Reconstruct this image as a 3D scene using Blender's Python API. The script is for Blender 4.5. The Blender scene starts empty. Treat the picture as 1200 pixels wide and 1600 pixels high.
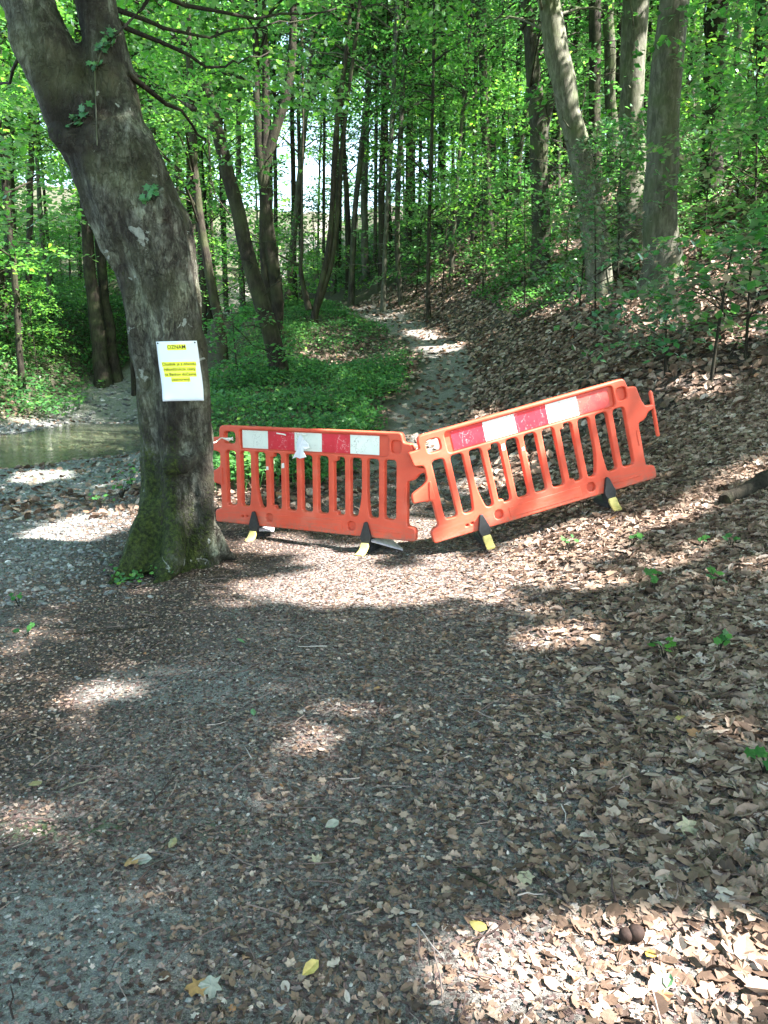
import bpy, math
import numpy as np
from mathutils import Vector, Matrix

R = np.random.default_rng(11)
SC = bpy.context.scene
C = SC.collection
rad = math.radians

# ------------------------------------------------------------------ camera
PITCH = rad(10.6)
CAMZ = 1.5
cam_d = bpy.data.cameras.new('camera')
cam_d.sensor_fit = 'VERTICAL'; cam_d.sensor_height = 36; cam_d.sensor_width = 27
cam_d.lens = 27.0; cam_d.clip_end = 600; cam_d.clip_start = 0.05
cam = bpy.data.objects.new('camera', cam_d); C.objects.link(cam)
cam.location = (0, 0, CAMZ); cam.rotation_euler = (rad(90) - PITCH, 0, 0)
SC.camera = cam

# ------------------------------------------------------------------ light
SUN_EL = rad(52)
SUN = np.array([0.93, -0.367, 0.0]); SUN /= np.linalg.norm(SUN)
SUN = np.array([SUN[0]*math.cos(SUN_EL), SUN[1]*math.cos(SUN_EL), math.sin(SUN_EL)])
wd = bpy.data.worlds.new('World'); SC.world = wd; wd.use_nodes = True
nt = wd.node_tree
sky = nt.nodes.new('ShaderNodeTexSky'); sky.sky_type = 'NISHITA'; sky.sun_disc = False
sky.sun_elevation = SUN_EL; sky.sun_rotation = math.atan2(SUN[0], SUN[1])
sky.air_density = 1.0; sky.dust_density = 1.5; sky.ozone_density = 1.0
bg = nt.nodes['Background']; bg.inputs['Strength'].default_value = 0.105
_tn = nt.nodes.new('ShaderNodeMix'); _tn.data_type = 'RGBA'; _tn.blend_type = 'MULTIPLY'; _tn.inputs[0].default_value = 1
_tn.inputs[7].default_value = (1.06, 1.0, .86, 1); nt.links.new(sky.outputs[0], _tn.inputs[6]); nt.links.new(_tn.outputs[2], bg.inputs['Color'])
sl = bpy.data.lights.new('sun', 'SUN'); sl.energy = 5.0; sl.angle = rad(0.7); sl.color = (1.0, 0.90, 0.855)
so = bpy.data.objects.new('sun', sl); C.objects.link(so)
so.rotation_euler = Vector(SUN).to_track_quat('Z', 'Y').to_euler(); so.location = (12, -5, 20)
SC.view_settings.view_transform = 'Standard'; SC.view_settings.look = 'None'
SC.view_settings.gamma = 1.0; SC.view_settings.exposure = 3.15
cy = SC.cycles
cy.max_bounces = 7; cy.diffuse_bounces = 4; cy.glossy_bounces = 2; cy.transmission_bounces = 4
cy.transparent_max_bounces = 6; cy.sample_clamp_indirect = 6; cy.caustics_reflective = False; cy.caustics_refractive = False
cy.use_denoising = True

# ------------------------------------------------------------------ numpy helpers
def sstep(a, b, x):
    t = np.clip((x - a) / (b - a), 0, 1); return t*t*(3 - 2*t)

def _hash(ix, iy, seed):
    n = (ix.astype(np.int64)*374761393 + iy.astype(np.int64)*668265263 + seed*974711) & 0x7fffffff
    n = ((n ^ (n >> 13)) * 1274126177) & 0x7fffffff
    return ((n ^ (n >> 16)) & 0xffff) / 65535.0

def vnoise(x, y, s, seed=0):
    x = np.asarray(x, float)*s; y = np.asarray(y, float)*s
    ix = np.floor(x); iy = np.floor(y); fx = x-ix; fy = y-iy
    fx = fx*fx*(3-2*fx); fy = fy*fy*(3-2*fy)
    a = _hash(ix, iy, seed); b = _hash(ix+1, iy, seed); c = _hash(ix, iy+1, seed); d = _hash(ix+1, iy+1, seed)
    return (a*(1-fx)+b*fx)*(1-fy) + (c*(1-fx)+d*fx)*fy

def fbm(x, y, s, seed=0, o=3):
    v = 0; w = 0
    for i in range(o):
        v = v + vnoise(x, y, s*2**i, seed+i*17)*0.5**i; w += 0.5**i
    return v/w

def vn3(p, s, seed=0):                     # cheap 3d noise from three 2d slices
    return (vnoise(p[:,0]+0.37*p[:,2], p[:,1]-0.21*p[:,0], s, seed) + vnoise(p[:,1]+0.3*p[:,0], p[:,2], s, seed+5) + vnoise(p[:,2]-0.4*p[:,1], p[:,0], s, seed+9))/3

# ------------------------------------------------------------------ terrain
_ys = np.linspace(-10, 200, 2101)
def _tab(ky, kv, sm=9):
    v = np.interp(_ys, ky, kv); k = np.hanning(sm*2+3); k /= k.sum()
    vp = np.pad(v, len(k)//2, mode='edge'); return np.convolve(vp, k, 'valid')[:len(_ys)]
T_ZP = _tab([-10, 6.3, 8, 10.5, 14, 16, 18.5, 21, 23, 26, 40, 60, 100, 200], [-.05, 0, .13, .5, 1.2, 1.7, 2.3, 2.9, 3.2, 3.25, 3.6, 6.5, 16, 40])
T_XC = _tab([-10, 0, 6.3, 8.5, 10.5, 12, 14, 16, 18, 19.5, 21, 23, 26, 40], [.0, .1, .28, .27, .46, .68, 1.12, 1.36, .85, .35, -.15, -1.0, -2.7, -9], 5)
T_SR = _tab([-10, 1, 4, 6.3, 9, 13, 30, 60], [.04, .10, .22, .33, .5, .62, .6, .4])
T_XD = _tab([-10, 6, 10, 15, 20, 27, 33, 40], [-2.6, -2.6, -2.75, -3.9, -5.1, -6.2, -7.5, -14])
T_ZV = _tab([-10, 3, 8, 10, 21.5, 24, 26.5, 28.5, 32, 38, 45, 60, 100, 200], [-.04, -.02, -.03, -.05, -.04, .12, .75, 1.4, 2.0, 2.6, 3.6, 6.5, 15, 40], 5)
ST = np.array([(-40, 8.0), (-16, 10.2), (-9.8, 11.9), (-7.3, 14.0), (-6.8, 18), (-7.0, 21), (-7.2, 22.5)])
WATER_Z = -.09
def bank_edge(y): return -10.0 - .14*(y-20)*(y < 20) + .25*np.clip(y-25.5, 0, 12)
def T(tab, y): return np.interp(y, _ys, tab)
def stream_d(x, y):
    d = np.full(np.shape(x), 1e9); tt = np.zeros(np.shape(x))
    for i in range(len(ST)-1):
        a = ST[i]; b = ST[i+1]; ab = b-a; L = ab@ab
        t = np.clip(((x-a[0])*ab[0] + (y-a[1])*ab[1])/L, 0, 1)
        dd = np.hypot(x-a[0]-t*ab[0], y-a[1]-t*ab[1])
        m = dd < d; d = np.where(m, dd, d); tt = np.where(m, i+t, tt)
    return d, tt
def H(x, y):
    x = np.asarray(x, float); y = np.asarray(y, float)
    zp = T(T_ZP, y); zv = T(T_ZV, y); xd = T(T_XD, y)
    w = sstep(xd-1.0, xd+.7, x + .5*(fbm(x, y, .5, 3)-.5)); h = zv + (zp-zv)*w
    dx = x - T(T_XC, y) - .55
    sp = np.log1p(np.exp(np.clip(dx*4, -30, 30)))/4
    sp = sp - np.clip(sp-13, 0, None)*.6
    h = h + T(T_SR, y)*sp
    # bank beyond the stream
    lx = bank_edge(y) - x
    lb = np.clip(lx, 0, None)
    h = h + np.where(y > 9, 1, 0)*sstep(12, 17, y+.3*lb)*(1.7*sstep(0, 3.2, lb) + .10*np.clip(lb-3, 0, 60))
    # hollow in the mound left of the path
    h = h - .35*np.exp(-(((x+.9)/1.3)**2 + ((y-16.6)/1.4)**2))
    d, tt = stream_d(x, y)
    hw = 2.25 + .3*np.sin(tt*2.1) + .5*(fbm(x, y, .7, 8)-.5)*2
    bed = WATER_Z - .26*(1-np.clip(d/hw, 0, 1)**2) + .10*np.clip(d-hw, 0, 3)**1.3
    k = sstep(hw+1.6, hw*.9, d)
    h = h*(1-k) + np.minimum(h, bed)*k
    h = h + .05*(fbm(x, y, .8, 21)-.5) + .018*(fbm(x, y, 4, 31, 2)-.5)
    h = h + .5*sstep(20, 60, np.hypot(x, y))*(fbm(x, y, .15, 41)-.5)*2
    return h
def H1(x, y): return float(H(np.array([x]), np.array([y]))[0])

CP, SP = math.cos(PITCH), math.sin(PITCH)
def ray(u, v):
    a = (u-600)/1200; b = (800-v)/1200
    return np.array([a, CP + b*SP, -SP + b*CP])
def at(u, v, Y):
    r = ray(u, v); k = Y/r[1]; return np.array([0, 0, CAMZ]) + r*k
_march = np.concatenate([np.arange(1, 30, .05), np.arange(30, 120, .25)])
def ground_at(u, v, off=0.0, ymin=1.0):
    r = ray(u, v); t = _march/r[1]
    z = CAMZ + r[2]*t; hh = H(r[0]*t, _march) + off
    idx = np.where((z <= hh) & (_march >= ymin))[0]
    Y = _march[idx[0]] if len(idx) else 60.
    x = r[0]*Y/r[1]; return np.array([x, Y, H1(x, Y)])
def project(P):
    x, y, z = P[:,0], P[:,1], P[:,2]-CAMZ
    d = y*CP - z*SP; up = y*SP + z*CP
    d = np.where(d < .05, .05, d)
    return 600 + 1200*x/d, 800 - 1200*up/d, d

# ------------------------------------------------------------------ mesh helpers
def mesh_obj(name, V, F, mat, parent=None, smooth=False, attrs=None, uv=None):
    V = np.asarray(V, np.float32); F = np.asarray(F, np.int32)
    me = bpy.data.meshes.new(name)
    me.vertices.add(len(V)); me.vertices.foreach_set('co', V.ravel())
    n, k = F.shape
    me.loops.add(n*k); me.loops.foreach_set('vertex_index', F.ravel())
    me.polygons.add(n); me.polygons.foreach_set('loop_start', np.arange(0, n*k, k, dtype=np.int32))
    me.polygons.foreach_set('loop_total', np.full(n, k, np.int32))
    me.polygons.foreach_set('use_smooth', np.full(n, bool(smooth)))
    me.update(calc_edges=True); me.validate()
    if attrs:
        for a, val in attrs.items():
            at_ = me.attributes.new(a, 'FLOAT', 'POINT'); at_.data.foreach_set('value', np.asarray(val, np.float32))
    if mat: me.materials.append(mat)
    o = bpy.data.objects.new(name, me); C.objects.link(o)
    if parent: o.parent = parent
    return o

class MB:
    """collects vertices and faces (quads and triangles kept as quads with a repeat are avoided: all triangles)"""
    def __init__(s): s.v = []; s.f = []; s.n = 0
    def add(s, V, F):
        V = np.asarray(V, float); F = np.asarray(F, int)
        if F.shape[1] == 4: F = np.concatenate([F[:, [0,1,2]], F[:, [0,2,3]]])
        s.v.append(V); s.f.append(F + s.n); s.n += len(V)
    def tube(s, P, r, sides=8, wob=0.0, seed=0, cap=True, squash=None):
        P = np.asarray(P, float); n = len(P); r = np.broadcast_to(np.asarray(r, float), (n,))
        tg = np.gradient(P, axis=0); tg /= np.linalg.norm(tg, axis=1)[:, None] + 1e-9
        u = np.cross(tg[0], [0.3, 1, 0.1]); u /= np.linalg.norm(u) + 1e-9
        V = []
        ang = np.arange(sides)*2*math.pi/sides
        for i in range(n):
            u = u - tg[i]*(u@tg[i]); u /= np.linalg.norm(u) + 1e-9
            w = np.cross(tg[i], u)
            rr = r[i]*np.ones(sides)
            if wob: rr = rr*(1 + wob*(vnoise(ang*1.3+seed, np.full(sides, i*.45), 1.0, seed)-.5)*2)
            V.append(P[i] + np.cos(ang)[:, None]*rr[:, None]*u + np.sin(ang)[:, None]*rr[:, None]*w)
        V = np.concatenate(V)
        a = np.arange(sides); b = (a+1) % sides
        F = np.concatenate([np.stack([i*sides+a, i*sides+b, (i+1)*sides+b, (i+1)*sides+a], 1) for i in range(n-1)])
        s.add(V, F)
        if cap:
            for i0, flip in ((0, True), (n-1, False)):
                ring = i0*sides + a; k = len(V)
                s.add(np.concatenate([V[ring], P[i0:i0+1]]), np.array([[j, (j+1) % sides, sides] if not flip else [(j+1) % sides, j, sides] for j in range(sides)]))
    def box(s, c, sz, rot=None):
        q = np.array([[x, y, z] for x in (-.5, .5) for y in (-.5, .5) for z in (-.5, .5)])*np.asarray(sz)
        if rot is not None: q = q@np.asarray(rot).T
        s.add(q + np.asarray(c), [[0,1,3,2],[4,6,7,5],[0,4,5,1],[2,3,7,6],[0,2,6,4],[1,5,7,3]])
    def build(s, name, mat, parent=None, smooth=False):
        return mesh_obj(name, np.concatenate(s.v), np.concatenate(s.f), mat, parent, smooth)

def spline(pts, n):
    pts = np.asarray(pts, float)
    d = np.r_[0, np.cumsum(np.linalg.norm(np.diff(pts[:, :3], axis=0), axis=1))]
    t = np.linspace(0, d[-1], n); out = np.stack([np.interp(t, d, pts[:, k]) for k in range(pts.shape[1])], 1)
    if n > 6:
        k = np.array([.25, .5, .25])
        for _ in range(max(1, n//8)):
            m = out.copy(); m[1:-1] = .25*out[:-2] + .5*out[1:-1] + .25*out[2:]; out = m
    return out

# leaf templates: local x = width, y = length, z = normal
def tmpl_simple(w=.62):
    return np.array([[0,0,0],[-w/2,.45,.07],[0,1,-.03],[w/2,.45,.07]]), np.array([[0,2,1],[0,3,2]])
def tmpl_ovate(w=.6, curl=.12):
    V = np.array([[0,0,0],[0,.33,-.02],[0,.68,-.02],[0,1,curl],[-w*.42,.22,curl*.6],[-w*.5,.55,curl],[-w*.25,.84,curl],[w*.42,.22,curl*.6],[w*.5,.55,curl],[w*.25,.84,curl]])
    F = np.array([[0,1,4],[1,5,4],[1,2,5],[2,6,5],[2,3,6],[0,7,1],[1,7,8],[1,8,2],[2,8,9],[2,9,3]])
    return V, F
def tmpl_lobed(seed):
    r = np.random.default_rng(seed)
    ang = np.array([-2.75,-2.2,-1.85,-1.5,-1.15,-.85,-.5,-.2,0,.2,.5,.85,1.15,1.5,1.85,2.2,2.75])
    rr = np.array([.20,.30,.36,.28,.38,.47,.33,.42,.55,.42,.33,.47,.38,.28,.36,.30,.20])*r.uniform(.85, 1.15, 17)
    ang = ang + r.uniform(-.08, .08, 17)
    x = np.sin(ang)*rr; y = .42 + np.cos(ang)*rr; z = r.uniform(-.08, .16)*(x/.4)**2 + r.uniform(-.06, .14)*((y-.4)/.5)**2 + .035*r.standard_normal(17)
    V = np.concatenate([[[0, .42, 0], [0, 0, -.02]], np.stack([x, y, z], 1)])
    F = [[0, 2+i+1, 2+i] for i in range(16)] + [[0, 1, 18], [0, 2, 1]]
    return V, np.array(F)
def tmpl_oak(seed):
    r = np.random.default_rng(seed); n = 13; yy = np.linspace(0, 1, n); bend = r.uniform(-.12, .12)
    w = .27*np.sin(math.pi*yy**.75)**.8*(1+.22*np.cos(yy*3.2*6.283+r.random()*3)) + .01
    c = bend*np.sin(yy*3.1); cu = r.uniform(.0, .22)
    V = np.concatenate([np.stack([c, yy, -.03+.12*(yy-.5)**2], 1), np.stack([c-w, yy, cu*(w/.27)**2+.03*r.standard_normal(n)], 1), np.stack([c+w, yy, cu*(w/.27)**2+.03*r.standard_normal(n)], 1)])
    F = []
    for i in range(n-1): F += [[i, i+1, n+i+1], [i, n+i+1, n+i], [i, 2*n+i, 2*n+i+1], [i, 2*n+i+1, i+1]]
    return V, np.array(F)

def leaves(tm, P, N, size, rng=R, width=None, heading=None):
    """P centres, N normals (n,3), size (n,) -> vertices, faces"""
    V, F = tm; n = len(P)
    N = N/(np.linalg.norm(N, axis=1)[:, None]+1e-9)
    a = rng.standard_normal((n, 3)) if heading is None else heading
    T1 = a - N*(np.sum(a*N, 1))[:, None]; T1 /= np.linalg.norm(T1, axis=1)[:, None]+1e-9
    B = np.cross(T1, N)
    sz = np.asarray(size)[:, None, None]
    loc = V - np.array([0, .45, 0])
    fl = rng.uniform(-.9, 1.4, n)[:, None, None]
    wv = (np.ones(n) if width is None else width)[:, None, None]
    W = P[:, None, :] + sz*(loc[None, :, 0:1]*wv*B[:, None, :] + loc[None, :, 1:2]*T1[:, None, :] + loc[None, :, 2:3]*fl*N[:, None, :])
    Fo = (F[None] + (np.arange(n)*len(V))[:, None, None]).reshape(-1, 3)
    return W.reshape(-1, 3), Fo

# ------------------------------------------------------------------ tagging
def tag(o, label=None, cat=None, group=None, kind=None):
    if label: o['label'] = label
    if cat: o['category'] = cat
    if group: o['group'] = group
    if kind: o['kind'] = kind
    return o
def empty(name, loc=(0, 0, 0)):
    o = bpy.data.objects.new(name, None); C.objects.link(o); o.location = loc; o.empty_display_size = .1
    return o

# ------------------------------------------------------------------ materials
def newmat(name):
    m = bpy.data.materials.new(name); m.use_nodes = True; t = m.node_tree; t.nodes.clear()
    out = t.nodes.new('ShaderNodeOutputMaterial'); return m, t, out
def N_(t, typ, **kw):
    n = t.nodes.new(typ)
    for k, v in kw.items():
        if k.startswith('i_'): n.inputs[int(k[2:]) if k[2:].isdigit() else k[2:]].default_value = v
        else: setattr(n, k, v)
    return n
def ramp(t, stops, src=None):
    n = t.nodes.new('ShaderNodeValToRGB'); e = n.color_ramp.elements
    while len(e) > 1: e.remove(e[0])
    e[0].position = stops[0][0]; e[0].color = (*stops[0][1], 1)
    for p, c in stops[1:]:
        q = e.new(p); q.color = (*c, 1)
    if src is not None: t.links.new(src, n.inputs[0])
    return n
def noise(t, scale, detail=4, rough=.55, vec=None, dist=0.0):
    n = N_(t, 'ShaderNodeTexNoise'); n.inputs['Scale'].default_value = scale; n.inputs['Detail'].default_value = detail
    n.inputs['Roughness'].default_value = rough; n.inputs['Distortion'].default_value = dist
    if vec is not None: t.links.new(vec, n.inputs['Vector'])
    return n
def mixc(t, fac, a, b, mode='MIX'):
    n = t.nodes.new('ShaderNodeMix'); n.data_type = 'RGBA'; n.blend_type = mode
    for sock, val in ((n.inputs[0], fac), (n.inputs[6], a), (n.inputs[7], b)):
        if isinstance(val, bpy.types.NodeSocket): t.links.new(val, sock)
        elif isinstance(val, (int, float)): sock.default_value = val
        else: sock.default_value = (*val, 1)
    return n.outputs[2]
def mth(t, op, a, b=None, clamp=False):
    n = t.nodes.new('ShaderNodeMath'); n.operation = op; n.use_clamp = clamp
    for i, val in enumerate((a, b)):
        if val is None: continue
        if isinstance(val, bpy.types.NodeSocket): t.links.new(val, n.inputs[i])
        else: n.inputs[i].default_value = val
    return n.outputs[0]
def bumpn(t, h, strength=.5, dist=.02):
    b = t.nodes.new('ShaderNodeBump'); b.inputs['Strength'].default_value = strength; b.inputs['Distance'].default_value = dist
    t.links.new(h, b.inputs['Height']); return b.outputs[0]
def princ(t, out, col, rough=.7, spec=.3, nrm=None, **kw):
    p = t.nodes.new('ShaderNodeBsdfPrincipled')
    if isinstance(col, bpy.types.NodeSocket): t.links.new(col, p.inputs['Base Color'])
    else: p.inputs['Base Color'].default_value = (*col, 1)
    if isinstance(rough, bpy.types.NodeSocket): t.links.new(rough, p.inputs['Roughness'])
    else: p.inputs['Roughness'].default_value = rough
    p.inputs['Specular IOR Level'].default_value = spec
    if nrm is not None: t.links.new(nrm, p.inputs['Normal'])
    t.links.new(p.outputs[0], out.inputs[0]); return p

def foliage(name, dark, mid, light, trans=.5, tcol=(1.7, 1.5, .7), gloss=.05):
    m, t, out = newmat(name)
    g = N_(t, 'ShaderNodeNewGeometry')
    c = ramp(t, [(0, dark), (.5, mid), (.92, light), (1, (light[0]*1.7, light[1]*1.25, light[2]))], g.outputs['Random Per Island']).outputs[0]
    tex = N_(t, 'ShaderNodeTexCoord')
    n = noise(t, .9, 2, vec=tex.outputs['Object'])
    c = mixc(t, 1.0, c, ramp(t, [(.3, (.7, .75, .8)), (.7, (1.2, 1.15, .9))], n.outputs[0]).outputs[0], 'MULTIPLY')
    d = N_(t, 'ShaderNodeBsdfDiffuse'); t.links.new(c, d.inputs[0])
    tr = N_(t, 'ShaderNodeBsdfTranslucent')
    t.links.new(mixc(t, 1.0, c, tcol, 'MULTIPLY'), tr.inputs[0])
    m1 = N_(t, 'ShaderNodeMixShader'); m1.inputs[0].default_value = trans
    t.links.new(d.outputs[0], m1.inputs[1]); t.links.new(tr.outputs[0], m1.inputs[2])
    gl = N_(t, 'ShaderNodeBsdfGlossy'); gl.inputs['Roughness'].default_value = .38; gl.inputs[0].default_value = (.9, 1, .95, 1)
    fr = N_(t, 'ShaderNodeFresnel'); fr.inputs[0].default_value = 1.4
    m2 = N_(t, 'ShaderNodeMixShader'); t.links.new(mth(t, 'MULTIPLY', fr.outputs[0], gloss*10), m2.inputs[0])
    t.links.new(m1.outputs[0], m2.inputs[1]); t.links.new(gl.outputs[0], m2.inputs[2])
    t.links.new(m2.outputs[0], out.inputs[0]); return m

M_LEAF = foliage('beech_foliage', (.035, .14, .042), (.06, .22, .055), (.10, .31, .065), tcol=(2.1, 2.0, 1.55), trans=.6)
M_LEAF_Y = foliage('leaf_light', (.055, .19, .045), (.09, .28, .055), (.17, .40, .06), tcol=(2.0, 1.85, 1.3), trans=.6)
M_LEAF_D = foliage('leaf_deep', (.035, .15, .06), (.06, .22, .08), (.09, .29, .10), trans=.5, tcol=(1.4, 1.5, .8), gloss=.12)
M_LEAF_HAZE = foliage('distant_foliage', (.10, .26, .08), (.15, .36, .10), (.24, .48, .12), tcol=(1.6, 1.4, 1.3), trans=.55)  # brighter leaf copy: sunlit haze of the distance put into the colour
M_UNDER = foliage('undergrowth_green', (.03, .11, .035), (.045, .16, .045), (.08, .22, .05), trans=.35, gloss=.05)

def bark(name, c1, c2, c3, alg=.3, bscale=1.0, rough_bump=.6):
    m, t, out = newmat(name)
    tc = N_(t, 'ShaderNodeTexCoord'); oi = N_(t, 'ShaderNodeObjectInfo')
    mp = N_(t, 'ShaderNodeMapping'); t.links.new(tc.outputs['Object'], mp.inputs[0]); mp.inputs['Scale'].default_value = (1, 1, .3)
    n1 = noise(t, 20*bscale, 8, .72, mp.outputs[0], .5)
    n2 = noise(t, 2.2, 3, .6, tc.outputs['Object'])
    n3 = noise(t, 30*bscale, 3, .6, mp.outputs[0])
    c = ramp(t, [(.38, c1), (.5, c2), (.62, c3)], n1.outputs[0]).outputs[0]
    al = ramp(t, [(.45, (0, 0, 0)), (.68, (1, 1, 1))], n2.outputs[0]).outputs[0]
    c = mixc(t, mth(t, 'MULTIPLY', al, alg), c, (.07, .10, .035))
    br = mth(t, 'ADD', mth(t, 'MULTIPLY', oi.outputs['Random'], .6), .7)
    hs = N_(t, 'ShaderNodeHueSaturation'); t.links.new(br, hs.inputs['Value']); t.links.new(c, hs.inputs['Color'])
    hgt = mth(t, 'ADD', mth(t, 'MULTIPLY', n1.outputs[0], 1.0), mth(t, 'MULTIPLY', n3.outputs[0], .4))
    princ(t, out, hs.outputs[0], .85, .2, bumpn(t, hgt, rough_bump, .03)); return m
M_BARK = bark('bark_grey', (.020, .020, .015), (.042, .042, .031), (.08, .082, .064), .6)
M_BARK_D = bark('bark_dark', (.009, .008, .006), (.019, .017, .012), (.040, .036, .026), .35, .8, .8)
M_BARK_L = bark('bark_pale', (.055, .058, .044), (.10, .105, .08), (.17, .18, .14), .6, .8, .35)

# ground
def mat_ground():
    m, t, out = newmat('ground')
    tc = N_(t, 'ShaderNodeTexCoord'); P = tc.outputs['Object']
    def A(nm):
        a = N_(t, 'ShaderNodeAttribute'); a.attribute_name = nm; return a.outputs['Fac']
    n1 = noise(t, 9, 8, .7, P); n2 = noise(t, 60, 5, .7, P); n3 = noise(t, 1.3, 4, .6, P)
    n5 = noise(t, 230, 4, .75, P)
    soil = ramp(t, [(.3, (.022, .018, .015)), (.5, (.055, .046, .038)), (.7, (.11, .095, .08))], n2.outputs[0]).outputs[0]
    soil = mixc(t, 1.0, soil, ramp(t, [(.35, (.7, .7, .7)), (.65, (1.2, 1.2, 1.2))], n1.outputs[0]).outputs[0], 'MULTIPLY')
    pathc = ramp(t, [(.32, (.085, .083, .075)), (.5, (.165, .162, .148)), (.68, (.27, .265, .245))], n2.outputs[0]).outputs[0]
    pathc = mixc(t, 1.0, pathc, ramp(t, [(.3, (.75, .75, .75)), (.7, (1.15, 1.15, 1.15))], n1.outputs[0]).outputs[0], 'MULTIPLY')
    vo = N_(t, 'ShaderNodeTexVoronoi'); vo.inputs['Scale'].default_value = 34; t.links.new(P, vo.inputs['Vector'])
    grc = mixc(t, .65, ramp(t, [(.2, (.10, .13, .125)), (.5, (.19, .235, .225)), (.8, (.29, .35, .33))], vo.outputs['Color']).outputs[0], pathc)
    fine = ramp(t, [(.36, (.35, .35, .36)), (.5, (.95, .95, .95)), (.62, (1.7, 1.68, 1.62))], n5.outputs[0]).outputs[0]
    pathc = mixc(t, 1.0, pathc, fine, 'MULTIPLY'); grc = mixc(t, .8, grc, fine, 'MULTIPLY')
    pm = mth(t, 'ADD', A('path'), mth(t, 'MULTIPLY', mth(t, 'SUBTRACT', n1.outputs[0], .5), .9), True)
    gm = mth(t, 'ADD', A('gravel'), mth(t, 'MULTIPLY', mth(t, 'SUBTRACT', n3.outputs[0], .5), .5), True)
    c = mixc(t, mth(t, 'MULTIPLY', pm, A('path'), True), soil, pathc)
    c = mixc(t, mth(t, 'MULTIPLY', gm, A('gravel'), True), c, grc)
    mo = mth(t, 'MULTIPLY', A('moss'), ramp(t, [(.42, (0, 0, 0)), (.6, (1, 1, 1))], n1.outputs[0]).outputs[0], True)
    c = mixc(t, mo, c, (.045, .09, .02))
    hh = mth(t, 'ADD', mth(t, 'MULTIPLY', n1.outputs[0], 1.0), mth(t, 'MULTIPLY', n2.outputs[0], .5))
    hh = mth(t, 'ADD', hh, mth(t, 'MULTIPLY', n5.outputs[0], .35)); hh = mth(t, 'ADD', hh, mth(t, 'MULTIPLY', mth(t, 'SUBTRACT', 1.0, vo.outputs['Distance']), mth(t, 'MULTIPLY', A('gravel'), .7)))
    rg = mth(t, 'SUBTRACT', .9, mth(t, 'MULTIPLY', A('wet'), .55))
    c = mixc(t, A('wet'), c, mixc(t, 1.0, c, (.5, .52, .5), 'MULTIPLY'))
    princ(t, out, c, rg, .25, bumpn(t, hh, .9, .03)); return m
M_GROUND = mat_ground()

def simple(name, col, rough=.6, spec=.3, nscale=None, var=.25, bump=0, bd=.01):
    m, t, out = newmat(name)
    tc = N_(t, 'ShaderNodeTexCoord'); n = noise(t, nscale or 12, 5, .6, tc.outputs['Object'])
    lo = tuple(c*(1-var) for c in col); hi = tuple(min(1, c*(1+var)) for c in col)
    c = ramp(t, [(.3, lo), (.7, hi)], n.outputs[0]).outputs[0]
    princ(t, out, c, rough, spec, bumpn(t, n.outputs[0], bump, bd) if bump else None); return m

def island(name, stops, rough=.8, spec=.2, trans=0.0):
    m, t, out = newmat(name)
    g = N_(t, 'ShaderNodeNewGeometry'); c = ramp(t, stops, g.outputs['Random Per Island']).outputs[0]
    tc = N_(t, 'ShaderNodeTexCoord'); n = noise(t, 45, 3, .6, tc.outputs['Object'])
    c = mixc(t, 1.0, c, ramp(t, [(.3, (.75, .75, .75)), (.7, (1.2, 1.2, 1.2))], n.outputs[0]).outputs[0], 'MULTIPLY')
    p = princ(t, out, c, rough, spec)
    if trans:
        tr = N_(t, 'ShaderNodeBsdfTranslucent'); t.links.new(c, tr.inputs[0]); mx = N_(t, 'ShaderNodeMixShader'); mx.inputs[0].default_value = trans
        t.links.new(p.outputs[0], mx.inputs[1]); t.links.new(tr.outputs[0], mx.inputs[2]); t.links.new(mx.outputs[0], out.inputs[0])
    return m
M_LITTER = island('dry_leaves', [(0, (.045, .029, .020)), (.25, (.11, .073, .049)), (.5, (.185, .128, .090)), (.75, (.255, .190, .143)), (.93, (.34, .275, .22)), (.98, (.45, .39, .33)), (1, (.28, .14, .06))], .7, .35, .15)
M_FRAG = island('leaf_fragments', [(0, (.026, .018, .016)), (.4, (.072, .050, .045)), (.75, (.142, .104, .092)), (.96, (.22, .18, .16)), (1, (.42, .40, .37))], .8, .25)
M_PEB = island('pebbles', [(0, (.06, .065, .065)), (.4, (.12, .13, .125)), (.8, (.20, .215, .205)), (.98, (.28, .29, .28)), (1, (.6, .6, .58))], .6, .35)

# ------------------------------------------------------------------ ground sheet
def warp(n, a, b, k): # symmetric-ish warped coordinates
    s = np.linspace(-1, 1, n); return np.sinh(s*k)/math.sinh(k)*b
gx = warp(420, -1, 110, 5.2)
gy = np.concatenate([np.arange(-5, .9, .25), np.arange(1, 11, .045), 11+np.cumsum(.05*1.017**np.arange(230))])
gy = gy[gy < 175]
X, Y = np.meshgrid(gx, gy); Z = H(X, Y)
nx, ny = len(gx), len(gy)
ii = (np.arange(ny-1)[:, None]*nx + np.arange(nx-1)[None]).ravel()
GF = np.stack([ii, ii+1, ii+nx+1, ii+nx], 1)
def m_path(x, y):
    w = np.interp(y, [0, 5, 8, 11, 14, 16, 18.5, 22, 26], [1.7, 1.25, .92, .64, .52, .46, .44, .6, .8])
    c = T(T_XC, y) + np.interp(y, [0, 3, 6], [-.25, -.1, 0])
    return 1 - sstep(w*.65, w*1.35, np.abs(x-c) + .35*(fbm(x, y, 1.4, 50)-.5))
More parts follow.
